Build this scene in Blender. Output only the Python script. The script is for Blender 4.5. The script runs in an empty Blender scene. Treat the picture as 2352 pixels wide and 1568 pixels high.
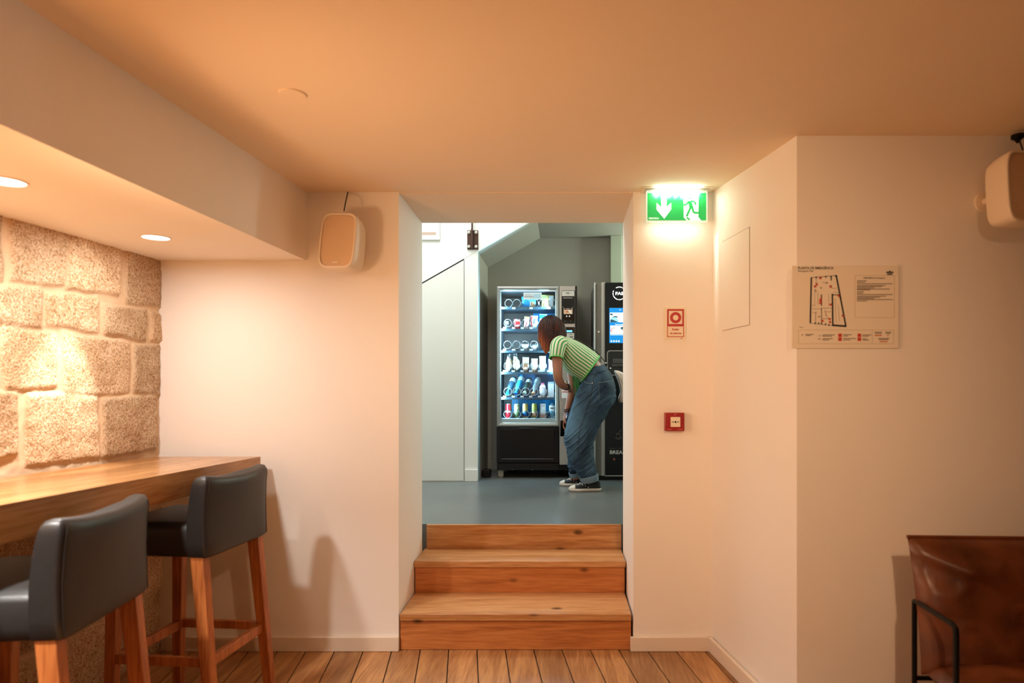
import bpy, bmesh, math, random
from mathutils import Vector, Matrix, noise
from mathutils.bvhtree import BVHTree
random.seed(7)
C = bpy.context.scene.collection
SC = bpy.context.scene
PI = math.pi

# ------------------------------------------------------------------ camera, world, exposure
F = 1450.0            # focal length in photo pixels (2352 wide)
VX, VY = 1290.0, 890.0  # where the room's depth lines meet
CH = 1.291            # camera height above the lower floor
cam_data = bpy.data.cameras.new('camera')
cam = bpy.data.objects.new('camera', cam_data); C.objects.link(cam)
cam.location = (0, 0, CH); cam.rotation_euler = (PI / 2, 0, 0)
cam_data.sensor_width = 36.0
cam_data.lens = F / 2352 * 36.0
cam_data.shift_x = (1176 - VX) / 2352
cam_data.shift_y = (VY - 784) / 2352
cam_data.clip_start = 0.05
cam_data.dof.use_dof = True
cam_data.dof.focus_distance = 4.9
cam_data.dof.aperture_fstop = 2.4
SC.camera = cam

w = bpy.data.worlds.new('world'); SC.world = w; w.use_nodes = True
w.node_tree.nodes['Background'].inputs[0].default_value = (0.85, 0.93, 1.0, 1)
w.node_tree.nodes['Background'].inputs[1].default_value = 1.6
SC.view_settings.view_transform = 'Standard'
SC.view_settings.look = 'None'
SC.view_settings.gamma = 1.0
SC.view_settings.use_curve_mapping = False
SC.view_settings.exposure = 0.10
SC.cycles.use_denoising = True
SC.cycles.max_bounces = 10
SC.cycles.diffuse_bounces = 6
SC.cycles.transparent_max_bounces = 16
SC.cycles.caustics_reflective = False
SC.cycles.caustics_refractive = False
SC.cycles.sample_clamp_indirect = 4.0

WARM = (1.0, 0.62, 0.34)
DLC = (1.0, 0.97, 0.92)

def lamp(name, kind, loc, energy, color, size=0.05, aim=None, angle=None, blend=None, sy=None, spread=None, parent=None):
    d = bpy.data.lights.new(name, kind); d.energy = energy; d.color = color
    if kind == 'AREA':
        d.size = size
        if sy: d.shape = 'RECTANGLE'; d.size_y = sy
        if spread: d.spread = spread
    else:
        d.shadow_soft_size = size
    if kind == 'SPOT':
        d.spot_size = angle; d.spot_blend = blend if blend is not None else 0.5
    o = bpy.data.objects.new(name, d); C.objects.link(o); o.location = loc
    if aim is not None:
        o.rotation_euler = (Vector(aim) - Vector(loc)).to_track_quat('-Z', 'Y').to_euler()
    return o

def soffit_z(y): return CH + 0.624 - 0.0215 * (3.1 - y)
def ceil_z(y, x=0): return CH + 0.960 - 0.04 * (3.1 - y)

# the row of recessed downlights in the soffit: two in view, the rest of the row behind the camera
DL = [(-1.652, 2.570), (-1.607, 1.821), (-1.60, 0.95), (-1.60, 0.1), (-1.60, -0.8)]
DL_W = [3.8, 16, 34, 32, 22]
for (x, y), wt in zip(DL, DL_W):
    dl = lamp('downlight_beam', 'AREA', (x, y, soffit_z(y) - 0.006), wt, DLC, 0.085, (x, y, 0))
    dl.data.shape = 'DISK'
    if y < 1.5: dl.data.spread = math.radians(125)
# narrow core of the first downlight's beam, tilted on its gimbal toward the stone
lamp('downlight_core', 'SPOT', (DL[0][0], DL[0][1], soffit_z(2.57) - 0.012), 46, DLC, 0.02, (-1.94, 2.47, 1.20), math.radians(38), 0.6)
# room lamp hanging near the camera; after it, two added fill lights with no fixture
lamp('room_lamp', 'SPOT', (0.55, 0.02, CH + 0.72), 78, (1.0, 0.64, 0.36), 0.04, (0.40, 2.3, 0.95), math.radians(80), 1.0)
lamp('bar_bounce_fill', 'SPOT', (-1.60, 1.20, 1.28), 62, (1.0, 0.64, 0.36), 0.12, (0.35, 2.75, 1.95), math.radians(84), 1.0)  # added unseen uplight, standing in for bounce off the bar onto the ceiling
lamp('rear_fill', 'AREA', (-0.2, -1.9, 1.5), 0.6, (1.0, 0.95, 0.90), 1.2, (-0.2, 3.1, 1.0), sy=0.8, spread=math.radians(75))  # unseen soft fill added behind the camera to lift the front walls
# daylight in the room beyond: rooflight over the stair and light from the side room on the right
lamp('rooflight', 'AREA', (-1.05, 4.50, 3.72), 46, (0.93, 0.98, 1.0), 1.7, (-1.0, 4.6, 0), sy=0.9)
lamp('side_daylight', 'AREA', (1.7, 5.72, 2.35), 32, (0.86, 1.0, 0.80), 0.4, (0.2, 6.1, 2.2), sy=0.6)

# ------------------------------------------------------------------ helpers
S = 3.1 / F
def U(px, py, y): return Vector(((px - VX) * y / F, y, CH - (py - VY) * y / F))
def lin(c):
    c = c / 255.0
    return c / 12.92 if c <= 0.04045 else ((c + 0.055) / 1.055) ** 2.4
def rgb(r, g, b): return (lin(r), lin(g), lin(b), 1.0)

MATS = {}
def mat(name, col, rough=0.6, metal=0.0, var=0.06, scale=12.0, bump=0.0, bscale=None, emit=None, estr=0.0, coat=0.0, spec=0.5):
    """Principled material whose colour drifts a little with a noise."""
    if name in MATS: return MATS[name]
    m = bpy.data.materials.new(name); m.use_nodes = True
    nt = m.node_tree; b = nt.nodes['Principled BSDF']
    tc = nt.nodes.new('ShaderNodeTexCoord')
    n = nt.nodes.new('ShaderNodeTexNoise'); n.inputs['Scale'].default_value = scale; n.inputs['Detail'].default_value = 4
    nt.links.new(tc.outputs['Object'], n.inputs['Vector'])
    mx = nt.nodes.new('ShaderNodeMix'); mx.data_type = 'RGBA'
    mx.inputs['A'].default_value = tuple(min(1, c * (1 - var)) for c in col[:3]) + (1,)
    mx.inputs['B'].default_value = tuple(min(1, c * (1 + var)) for c in col[:3]) + (1,)
    nt.links.new(n.outputs['Fac'], mx.inputs['Factor'])
    nt.links.new(mx.outputs['Result'], b.inputs['Base Color'])
    b.inputs['Roughness'].default_value = rough; b.inputs['Metallic'].default_value = metal
    b.inputs['Specular IOR Level'].default_value = spec
    b.inputs['Coat Weight'].default_value = coat
    if emit:
        b.inputs['Emission Color'].default_value = emit; b.inputs['Emission Strength'].default_value = estr
    if bump:
        n2 = nt.nodes.new('ShaderNodeTexNoise'); n2.inputs['Scale'].default_value = bscale or scale * 8; n2.inputs['Detail'].default_value = 5
        nt.links.new(tc.outputs['Object'], n2.inputs['Vector'])
        bp = nt.nodes.new('ShaderNodeBump'); bp.inputs['Strength'].default_value = bump; bp.inputs['Distance'].default_value = 0.01
        nt.links.new(n2.outputs['Fac'], bp.inputs['Height']); nt.links.new(bp.outputs['Normal'], b.inputs['Normal'])
    MATS[name] = m
    return m

def glass_mat(name, tint=(1, 1, 1, 1), refl=0.10, k=1.0):
    if name in MATS: return MATS[name]
    m = bpy.data.materials.new(name); m.use_nodes = True; nt = m.node_tree
    nt.nodes.remove(nt.nodes['Principled BSDF'])
    tr = nt.nodes.new('ShaderNodeBsdfTransparent'); tr.inputs[0].default_value = tint
    gl = nt.nodes.new('ShaderNodeBsdfGlossy'); gl.inputs['Roughness'].default_value = 0.03
    fr = nt.nodes.new('ShaderNodeFresnel'); fr.inputs['IOR'].default_value = 1.45
    mu = nt.nodes.new('ShaderNodeMath'); mu.operation = 'MULTIPLY_ADD'; mu.inputs[1].default_value = k; mu.inputs[2].default_value = refl - 0.04
    mx = nt.nodes.new('ShaderNodeMixShader')
    nt.links.new(fr.outputs[0], mu.inputs[0]); nt.links.new(mu.outputs[0], mx.inputs[0])
    nt.links.new(tr.outputs[0], mx.inputs[1]); nt.links.new(gl.outputs[0], mx.inputs[2])
    nt.links.new(mx.outputs[0], nt.nodes['Material Output'].inputs[0])
    MATS[name] = m
    return m

def wood(name, dark, light, axis='X', rough=0.4, scale=1.0, knots=False, tone=False, ring=1.0):
    """Grain drawn out along one axis, with growth bands, optional knots and per-board tone."""
    if name in MATS: return MATS[name]
    m = bpy.data.materials.new(name); m.use_nodes = True; nt = m.node_tree; b = nt.nodes['Principled BSDF']
    N = nt.nodes.new; L = nt.links.new
    tc = N('ShaderNodeTexCoord'); mp = N('ShaderNodeMapping'); L(tc.outputs['Object'], mp.inputs['Vector'])
    st = {'X': (0.07, 1, 1), 'Y': (1, 0.07, 1), 'Z': (1, 1, 0.07)}[axis]
    mp.inputs['Scale'].default_value = tuple(v * 14 * scale for v in st)
    vec = mp.outputs['Vector']
    if tone:
        at = N('ShaderNodeAttribute'); at.attribute_name = 'tone'
        ad = N('ShaderNodeVectorMath'); ad.operation = 'MULTIPLY_ADD'
        L(at.outputs['Color'], ad.inputs[0]); ad.inputs[1].default_value = (40, 40, 40); L(vec, ad.inputs[2]); vec = ad.outputs[0]
    n1 = N('ShaderNodeTexNoise'); n1.inputs['Scale'].default_value = 1.0; n1.inputs['Detail'].default_value = 6; n1.inputs['Distortion'].default_value = 0.6
    L(vec, n1.inputs['Vector'])
    sn = N('ShaderNodeMath'); sn.operation = 'MULTIPLY'; sn.inputs[1].default_value = 22 * ring; L(n1.outputs['Fac'], sn.inputs[0])
    s2 = N('ShaderNodeMath'); s2.operation = 'SINE'; L(sn.outputs[0], s2.inputs[0])
    n2 = N('ShaderNodeTexNoise'); n2.inputs['Scale'].default_value = 9; n2.inputs['Detail'].default_value = 5; L(vec, n2.inputs['Vector'])
    mm = N('ShaderNodeMath'); mm.operation = 'MULTIPLY_ADD'; mm.inputs[1].default_value = 0.16; L(s2.outputs[0], mm.inputs[0]); L(n2.outputs['Fac'], mm.inputs[2])
    cr = N('ShaderNodeValToRGB'); cr.color_ramp.elements[0].position = 0.25; cr.color_ramp.elements[1].position = 0.8
    cr.color_ramp.elements[0].color = dark; cr.color_ramp.elements[1].color = light
    L(mm.outputs[0], cr.inputs['Fac']); colr = cr.outputs['Color']
    if tone:
        mt = N('ShaderNodeMix'); mt.data_type = 'RGBA'; mt.blend_type = 'MULTIPLY'; mt.inputs['Factor'].default_value = 1
        r2 = N('ShaderNodeMapRange'); r2.inputs[3].default_value = 0.72; r2.inputs[4].default_value = 1.15
        L(at.outputs['Fac'], r2.inputs[0]); L(colr, mt.inputs['A']); L(r2.outputs[0], mt.inputs['B']); colr = mt.outputs['Result']
    if knots:
        vm = N('ShaderNodeMapping'); L(tc.outputs['Object'], vm.inputs['Vector'])
        vm.inputs['Scale'].default_value = {'X': (3.2, 6, 6), 'Y': (6, 3.2, 6), 'Z': (6, 6, 3.2)}[axis]
        vo = N('ShaderNodeTexVoronoi'); vo.inputs['Scale'].default_value = 1.0; L(vm.outputs[0], vo.inputs['Vector'])
        kr = N('ShaderNodeValToRGB'); kr.color_ramp.elements[0].position = 0.05; kr.color_ramp.elements[1].position = 0.12
        kr.color_ramp.elements[0].color = (1, 1, 1, 1); kr.color_ramp.elements[1].color = (0, 0, 0, 1)
        L(vo.outputs['Distance'], kr.inputs['Fac'])
        km = N('ShaderNodeMix'); km.data_type = 'RGBA'; L(kr.outputs['Color'], km.inputs['Factor'])
        L(colr, km.inputs['A']); km.inputs['B'].default_value = tuple(c * 0.28 for c in dark[:3]) + (1,); colr = km.outputs['Result']
    L(colr, b.inputs['Base Color'])
    b.inputs['Roughness'].default_value = rough
    bp = N('ShaderNodeBump'); bp.inputs['Strength'].default_value = 0.08; bp.inputs['Distance'].default_value = 0.004
    L(n2.outputs['Fac'], bp.inputs['Height']); L(bp.outputs['Normal'], b.inputs['Normal'])
    MATS[name] = m
    return m

WLOC = {}
def empty(name, loc, label, cat, group=None, rotz=0.0):
    o = bpy.data.objects.new(name, None); C.objects.link(o)
    o.location = loc; o.rotation_euler = (0, 0, rotz); o.empty_display_size = 0.1
    o['label'] = label; o['category'] = cat
    if group: o['group'] = group
    WLOC[o.name] = Vector(loc)
    return o
def tag(o, label, cat, group=None):
    o['label'] = label; o['category'] = cat
    if group: o['group'] = group
    return o
def structure(o):
    o['kind'] = 'structure'; return o

def spow(v, e): return math.copysign(abs(v) ** e, v)

class MB:
    """Collects shapes and links them as ONE mesh object."""
    def __init__(self): self.v = []; self.f = []; self.uv = []; self.tone = []; self.has_uv = False; self.t = 0.0
    def add(self, verts, faces, uvs=None):
        k = len(self.v); self.v += [Vector(p) for p in verts]
        for i, f in enumerate(faces):
            self.f.append([a + k for a in f]); self.tone.append(self.t)
            self.uv.append(uvs[i] if uvs else [(0, 0)] * len(f))
        if uvs: self.has_uv = True
        return self
    def box(self, x0, x1, y0, y1, z0, z1, M=None):
        v = [Vector((x, y, z)) for z in (z0, z1) for y in (y0, y1) for x in (x0, x1)]
        if M: v = [M @ p for p in v]
        return self.add(v, [(0, 2, 3, 1), (4, 5, 7, 6), (0, 1, 5, 4), (2, 6, 7, 3), (0, 4, 6, 2), (1, 3, 7, 5)])
    def hexa(self, p): return self.add(p, [(0, 3, 2, 1), (4, 5, 6, 7), (0, 1, 5, 4), (1, 2, 6, 5), (2, 3, 7, 6), (3, 0, 4, 7)])
    def bar(self, a, b, wx, wy, up=Vector((0, 1, 0)), w2=None):
        a, b = Vector(a), Vector(b); t = (b - a).normalized(); s = t.cross(up).normalized(); u = s.cross(t)
        wx2, wy2 = w2 or (wx, wy)
        q = lambda c, x, y: [c - s * x / 2 - u * y / 2, c + s * x / 2 - u * y / 2, c + s * x / 2 + u * y / 2, c - s * x / 2 + u * y / 2]
        return self.hexa(q(a, wx, wy) + q(b, wx2, wy2))
    def prism(self, poly, plane, a0, a1):
        def P(p, a): return {'XZ': (p[0], a, p[1]), 'XY': (p[0], p[1], a), 'YZ': (a, p[0], p[1])}[plane]
        n = len(poly)
        return self.add([P(p, a0) for p in poly] + [P(p, a1) for p in poly],
                        [tuple(range(n)), tuple(range(2 * n - 1, n - 1, -1))] + [(i, (i + 1) % n, n + (i + 1) % n, n + i) for i in range(n)])
    def loft(self, rings, cap0=True, cap1=True, vlen=None, close=True):
        n = len(rings[0]); v = [p for r in rings for p in r]; f = []; uv = []
        L = [0.0]
        for i in range(1, len(rings)):
            c0 = sum(rings[i - 1], Vector()) / n; c1 = sum(rings[i], Vector()) / n; L.append(L[-1] + (c1 - c0).length)
        for i in range(len(rings) - 1):
            for j in range(n if close else n - 1):
                k = (j + 1) % n
                f.append((i * n + j, i * n + k, (i + 1) * n + k, (i + 1) * n + j))
                uv.append([(j / n, L[i]), ((j + 1) / n, L[i]), ((j + 1) / n, L[i + 1]), (j / n, L[i + 1])])
        if cap0: f.append(tuple(range(n))[::-1]); uv.append([(0, 0)] * n)
        if cap1: b = (len(rings) - 1) * n; f.append(tuple(range(b, b + n))); uv.append([(0, L[-1])] * n)
        return self.add(v, f, uv)
    def tube(self, pts, r, n=8, cap=True, closed=False):
        pts = [Vector(p) for p in pts]; m = len(pts); rr = r if isinstance(r, (list, tuple)) else [r] * m
        rings = []; prev = None
        for i, p in enumerate(pts):
            if closed: t = pts[(i + 1) % m] - pts[i - 1]
            else: t = pts[min(i + 1, m - 1)] - pts[max(i - 1, 0)]
            t = t.normalized() if t.length > 1e-9 else Vector((0, 0, 1))
            if prev is None:
                u = t.cross(Vector((0, 0, 1)))
                if u.length < 1e-3: u = t.cross(Vector((1, 0, 0)))
                u.normalize()
            else:
                u = prev - t * prev.dot(t); u.normalize()
            prev = u; w_ = t.cross(u)
            rings.append([p + (u * math.cos(2 * PI * k / n) + w_ * math.sin(2 * PI * k / n)) * rr[i] for k in range(n)])
        if closed: rings.append(rings[0]); cap = False
        return self.loft(rings, cap, cap)
    def ell(self, c, rx, ry, rz, n=16, m=10, M=None):
        c = Vector(c); rings = []
        for i in range(1, m):
            th = PI * i / m
            rings.append([Vector((rx * math.sin(th) * math.cos(2 * PI * k / n), ry * math.sin(th) * math.sin(2 * PI * k / n), -rz * math.cos(th))) for k in range(n)])
        v = [p for r in rings for p in r] + [Vector((0, 0, -rz)), Vector((0, 0, rz))]
        if M: v = [M @ p for p in v]
        f = []
        for i in range(m - 2):
            for k in range(n): f.append((i * n + k, i * n + (k + 1) % n, (i + 1) * n + (k + 1) % n, (i + 1) * n + k))
        a = (m - 1) * n
        for k in range(n):
            f.append((a, (k + 1) % n, k)); f.append((a + 1, (m - 2) * n + k, (m - 2) * n + (k + 1) % n))
        return self.add([c + p for p in v], f)
    def lathe(self, c, prof, n=24, M=None):
        c = Vector(c); rings = [[Vector((r * math.cos(2 * PI * k / n), r * math.sin(2 * PI * k / n), h)) for k in range(n)] for r, h in prof]
        if M: rings = [[M @ p for p in r] for r in rings]
        return self.loft([[c + p for p in r] for r in rings])
    def rrect(self, x0, x1, z0, z1, r, y0, y1, n=5):
        """rounded rectangle in the XZ plane, extruded from y0 to y1"""
        p = []
        for cx, cz, a in ((x1 - r, z1 - r, 0), (x0 + r, z1 - r, 90), (x0 + r, z0 + r, 180), (x1 - r, z0 + r, 270)):
            for k in range(n + 1):
                t = math.radians(a + 90 * k / n); p.append((cx + r * math.cos(t), cz + r * math.sin(t)))
        return self.prism(p, 'XZ', y0, y1)
    def ring(self, ox0, ox1, oz0, oz1, t, y0, y1):
        """a flat rectangular frame in the XZ plane"""
        for a in ((ox0, ox1, oz1 - t, oz1), (ox0, ox1, oz0, oz0 + t), (ox0, ox0 + t, oz0 + t, oz1 - t), (ox1 - t, ox1, oz0 + t, oz1 - t)):
            self.box(a[0], a[1], y0, y1, a[2], a[3])
        return self
    def arc(self, c, r0, r1, a0, a1, y0, y1, n=32):
        p = [(c[0] + r1 * math.cos(math.radians(a0 + (a1 - a0) * k / n)), c[1] + r1 * math.sin(math.radians(a0 + (a1 - a0) * k / n))) for k in range(n + 1)]
        q = [(c[0] + r0 * math.cos(math.radians(a0 + (a1 - a0) * k / n)), c[1] + r0 * math.sin(math.radians(a0 + (a1 - a0) * k / n))) for k in range(n + 1)]
        for k in range(n):
            self.prism([p[k], p[k + 1], q[k + 1], q[k]], 'XZ', y0, y1)
        return self
    def text(self, s, x, z, y, h, align='LEFT', stretch=1.0, ext=0.0004, M=None, bold=0.0):
        """lettering standing in the XZ plane and facing -Y; h is the height of the capitals"""
        cu = bpy.data.curves.new('lettering', 'FONT'); cu.body = s; cu.size = h / 0.73; cu.align_x = align
        cu.extrude = ext; cu.resolution_u = 3; cu.offset = bold
        o = bpy.data.objects.new('lettering', cu); C.objects.link(o)
        dg = bpy.context.evaluated_depsgraph_get(); me = bpy.data.meshes.new_from_object(o.evaluated_get(dg))
        vs = [Vector((x + p.co.x * stretch, y - p.co.z, z + p.co.y)) for p in me.vertices]
        if M: vs = [M @ p for p in vs]
        self.add(vs, [tuple(p.vertices) for p in me.polygons])
        bpy.data.objects.remove(o); bpy.data.curves.remove(cu); bpy.data.meshes.remove(me)
        return self
    def build(self, name, m, parent=None, local=False, smooth=True, angle=38, bevel=0.0, bseg=2, label=None, keep=False):
        if parent is not None: org = Vector() if local else WLOC[parent.name]
        else:
            lo = Vector([min(p[i] for p in self.v) for i in range(3)]); hi = Vector([max(p[i] for p in self.v) for i in range(3)])
            org = Vector(((lo.x + hi.x) / 2, (lo.y + hi.y) / 2, lo.z)) if not (keep or local) else Vector()
        me = bpy.data.meshes.new(name)
        me.from_pydata([p - org for p in self.v], [], self.f)
        if self.has_uv:
            ul = me.uv_layers.new(name='UVMap'); i = 0
            flat = [c for u in self.uv for c in u]
            for i, c in enumerate(flat): ul.data[i].uv = c
        if any(self.tone):
            at = me.attributes.new('tone', 'FLOAT', 'FACE')
            for i, t in enumerate(self.tone): at.data[i].value = t
        bm = bmesh.new(); bm.from_mesh(me); bmesh.ops.recalc_face_normals(bm, faces=bm.faces)
        for f in bm.faces: f.smooth = smooth
        bm.to_mesh(me); bm.free()
        if smooth: me.set_sharp_from_angle(angle=math.radians(angle))
        me.materials.append(m)
        o = bpy.data.objects.new(name, me); C.objects.link(o)
        if parent is not None:
            o.parent = parent; WLOC[o.name] = (WLOC[parent.name] if not local else WLOC.get(parent.name, Vector()))
        else:
            o.location = org; WLOC[o.name] = org.copy()
        if bevel:
            b = o.modifiers.new('edge', 'BEVEL'); b.width = bevel; b.segments = bseg; b.limit_method = 'ANGLE'; b.angle_limit = math.radians(40)
        if label: o['label'] = label
        return o

def copy_tree(o, parent=None):
    c = o.copy(); C.objects.link(c)
    if parent is not None: c.parent = parent
    for ch in [x for x in bpy.data.objects if x.parent == o]: copy_tree(ch, c)
    return c
# ------------------------------------------------------------------ materials
M = {}
M['plaster'] = mat('warm_plaster', rgb(240, 232, 222), 0.75, var=0.02, scale=3, bump=0.05, bscale=60)
M['ceiling'] = mat('ceiling_paint', rgb(234, 212, 184), 0.85, var=0.02, scale=2)
M['baseboard'] = mat('white_baseboard', rgb(226, 210, 190), 0.45, var=0.02)
M['oak'] = wood('oak_counter', rgb(152, 104, 60), rgb(194, 146, 96), 'Y', 0.22, 0.8)
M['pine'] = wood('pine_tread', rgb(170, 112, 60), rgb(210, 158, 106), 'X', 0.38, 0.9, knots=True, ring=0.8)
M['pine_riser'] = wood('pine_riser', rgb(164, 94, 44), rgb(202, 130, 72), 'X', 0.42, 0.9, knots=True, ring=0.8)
M['stool_wood'] = wood('stool_wood', rgb(150, 82, 38), rgb(196, 118, 62), 'Z', 0.38, 1.2)
M['white_paint'] = mat('white_wall_paint', rgb(226, 227, 222), 0.6, var=0.015, scale=4)
M['grey_wall'] = mat('grey_wall_paint', rgb(166, 165, 157), 0.75, var=0.03, scale=5)
M['umber'] = mat('umber_low_bounce', rgb(70, 46, 32), 0.8, var=0.05)  # kept dark so the unseen right and rear walls bounce less light
M['dark'] = mat('dark_gap', rgb(22, 20, 18), 0.8)
M['black_metal'] = mat('black_metal', rgb(18, 17, 17), 0.4, 0.6)
M['rust'] = mat('rusted_steel', rgb(74, 48, 38), 0.7, 0.4, var=0.35, scale=40, bump=0.2)
M['steel'] = mat('bright_steel', rgb(200, 200, 196), 0.25, 0.9)

# ------------------------------------------------------------------ lower floor: boards
fl = MB(); base = MB()
base.box(-2.1, 3.0, -2.7, 3.72, -0.12, -0.006)
DX = -0.152                                   # the boards run slightly aslant
pitch = 65.3 * S; x_first = (899.8 - VX) * S
gap = 0.0055
for k in range(-16, 30):
    xa = x_first + k * pitch + gap / 2; xb = xa + pitch - gap
    y = 3.14; n = 0
    while y > -2.7:
        ln = 6.5 if n == 0 and k % 3 else random.uniform(1.4, 2.4)
        y2 = max(y - ln, -2.7)
        sh = lambda yy: (yy - 3.1) * DX
        fl.t = random.uniform(0.1, 1.0)
        q = [(xa + sh(y2), y2), (xb + sh(y2), y2), (xb + sh(y), y), (xa + sh(y), y)]
        if max(p[0] for p in q) > -2.05 and min(p[0] for p in q) < 2.95:
            q = [(min(max(p[0], -2.08), 2.95), p[1]) for p in q]
            fl.prism(q, 'XY', -0.02, 0.0)
        y = y2 - 0.003; n += 1
boards_mat = wood('floor_boards', rgb(150, 102, 60), rgb(190, 140, 88), 'Y', 0.42, 1.0, tone=True)
fo = structure(fl.build('floor', boards_mat, smooth=False))
structure(base.build('floor_base', M['dark']))
# upper floor of the room beyond
M['microcement'] = mat('grey_microcement', rgb(104, 108, 106), 0.30, var=0.28, scale=2.2, bump=0.03, bscale=9)
ZF = CH - 0.7987
structure(MB().box(-2.3, 1.9, 3.70, 6.3, -0.12, ZF).build('floor_upper', M['microcement']))

# ------------------------------------------------------------------ ceiling of the room and soffit
def cz(y): return ceil_z(y)
structure(MB().prism([(-2.7, cz(-2.7)), (3.1, cz(3.1)), (3.1, cz(3.1) + 0.5), (-2.7, cz(-2.7) + 0.5)], 'YZ', -2.1, 3.0).build('ceiling', M['ceiling'], smooth=False))
SX0, SX1 = -2.1, -1.253
structure(MB().prism([(-2.7, soffit_z(-2.7)), (3.1, soffit_z(3.1)), (3.1, cz(3.1) + 0.05), (-2.7, cz(-2.7) + 0.05)], 'YZ', SX0, SX1).build('ceiling_soffit', M['plaster'], smooth=False))

# ------------------------------------------------------------------ walls round the room
XJ0, XJ1, YB = -0.800, 0.352, 3.62            # opening jambs and the far face of the thick wall
structure(MB().box(-2.1, XJ0, 3.1, YB, -0.05, 3.8).build('wall_front_left', M['plaster'], smooth=False))
structure(MB().prism([(XJ1, 3.1), (0.742, 3.1), (0.868, 2.33), (3.0, 2.33), (3.0, YB), (XJ1, YB)], 'XY', -0.05, 3.8).build('wall_front_right', M['plaster'], smooth=False))
structure(MB().prism([(3.1, CH + 0.956), (YB, CH + 0.944), (YB, 3.8), (3.1, 3.8)], 'YZ', XJ0, XJ1).build('wall_front_lintel', M['ceiling'], smooth=False))
structure(MB().box(2.9, 3.0, -2.7, 2.33, -0.05, 2.3).build('wall_right', M['umber']))
structure(MB().box(-2.1, 3.0, -2.8, -2.7, -0.05, 2.3).build('wall_rear', M['umber']))
structure(MB().box(-2.25, -2.02, -2.8, 3.62, -0.05, 2.4).build('wall_left', M['plaster']))

# stone facing of the left wall: granite blocks in pale mortar
XS = -1.963
def sp(v): # zoomed stone picture -> (Y, Z) on the wall
    px, py = v[0] / 2.45, 460 + v[1] / 2.45
    y = XS * F / (px - VX); return (y, CH - (py - VY) * y / F)
blocks_px = [
 [(-260, 60), (22, 80), (25, 445), (-260, 440)], [(78, 60), (385, 170), (375, 478), (72, 445)], [(398, 170), (692, 260), (675, 530), (392, 500)], [(726, 270), (915, 330), (915, 605), (722, 575)],
 [(-260, 470), (243, 490), (245, 712), (-260, 660)], [(278, 525), (572, 548), (565, 745), (275, 700)], [(592, 590), (838, 620), (832, 785), (600, 750)], [(862, 635), (915, 640), (915, 795), (858, 780)],
 [(10, 690), (330, 760), (332, 1050), (40, 1065)], [(-300, 690), (-20, 700), (-25, 1060), (-300, 1050)], [(372, 750), (745, 800), (740, 1085), (375, 1100)], [(768, 805), (912, 812), (905, 1092), (765, 1085)],
 [(-300, 1085), (100, 1090), (112, 1430), (-300, 1530)], [(165, 1085), (555, 1110), (572, 1450), (168, 1490)], [(600, 1115), (890, 1095), (885, 1400), (590, 1440)]]
blocks = [[sp(v) for v in q] for q in blocks_px]
def pdist(p, q):
    """distance inside a quad to its edge (negative outside)"""
    d = 9.0
    for i in range(4):
        a, b = q[i], q[(i + 1) % 4]
        ex, ey = b[0] - a[0], b[1] - a[1]; l = math.hypot(ex, ey) or 1e-6
        d = min(d, -((p[0] - a[0]) * ey - (p[1] - a[1]) * ex) / l * -1 if False else ((p[0] - a[0]) * -ey + (p[1] - a[1]) * ex) / l * SGN)
    return d
_q = blocks[5]; _c = (sum(p[0] for p in _q) / 4, sum(p[1] for p in _q) / 4)
SGN = 1
SGN = 1 if pdist(_c, _q) > 0 else -1
zlow = 0.93
rows = [(0.0, 0.30), (0.30, 0.62), (0.62, zlow)]
rr = random.Random(3)
for z0, z1 in rows:
    y = 0.9 - rr.uniform(0, 0.3)
    while y < 3.15:
        ln = rr.uniform(0.28, 0.5); a = (y + 0.012, y + ln - 0.012); c_ = (z0 + 0.012, z1 - 0.012)
        blocks.append([(a[0], c_[1]), (a[1], c_[1] + rr.uniform(-.01, .01)), (a[1], c_[0]), (a[0], c_[0])]); y += ln
z0 = zlow
while z0 < 1.9:
    z1 = z0 + rr.uniform(0.2, 0.3); y = -2.6 - rr.uniform(0, 0.3)
    while y < 1.9:
        ln = rr.uniform(0.28, 0.5)
        if y + ln < 2.02: blocks.append([(y + .012, z1 - .012), (y + ln - .012, z1 - .012), (y + ln - .012, z0 + .012), (y + .012, z0 + .012)])
        y += ln
    z0 = z1
bb = [(min(p[0] for p in q), max(p[0] for p in q), min(p[1] for p in q), max(p[1] for p in q), q) for q in blocks]
def stone_h(y, z):
    best = -1.0; bi = -1
    wx = noise.noise(Vector((y * 9, z * 9, 1.3))) * 0.012; wz = noise.noise(Vector((y * 9, z * 9, 7.7))) * 0.012
    for i, (a, b, c, d, q) in enumerate(bb):
        if a - .03 < y < b + .03 and c - .03 < z < d + .03:
            e = pdist((y + wx, z + wz), q)
            if e > best: best, bi = e, i
    t = max(0.0, min(1.0, (best + 0.011) / 0.017)); t = t * t * (3 - 2 * t)
    v = Vector((y, z, bi * 3.7))
    lump = noise.noise(v * 5) * 0.006 + noise.noise(v * 16) * 0.004 + noise.noise(v * 55) * 0.003 + noise.noise(v * 110) * 0.0022
    return t * (0.013 + lump + 0.004 * ((bi * 7) % 5 - 2) / 2) + (1 - t) * noise.noise(v * 20) * 0.003, t, bi
st = MB()
ys = [-2.7 + 0.05 * i for i in range(int((1.9 + 2.7) / 0.05))] + [1.9 + 0.0075 * i for i in range(int(1.2 / 0.0075) + 1)]
zs = [0.0 + 0.0085 * i for i in range(int(1.96 / 0.0085))] + [1.96]
tones = []; vv = []
for z in zs:
    for y in ys:
        h, t, bi = stone_h(y, z)
        vv.append((XS - 0.016 + h, y, z)); tones.append((t, ((bi * 37) % 11) / 10))
nx = len(ys); ff = [(j * nx + i, j * nx + i + 1, (j + 1) * nx + i + 1, (j + 1) * nx + i) for j in range(len(zs) - 1) for i in range(nx - 1)]
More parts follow.
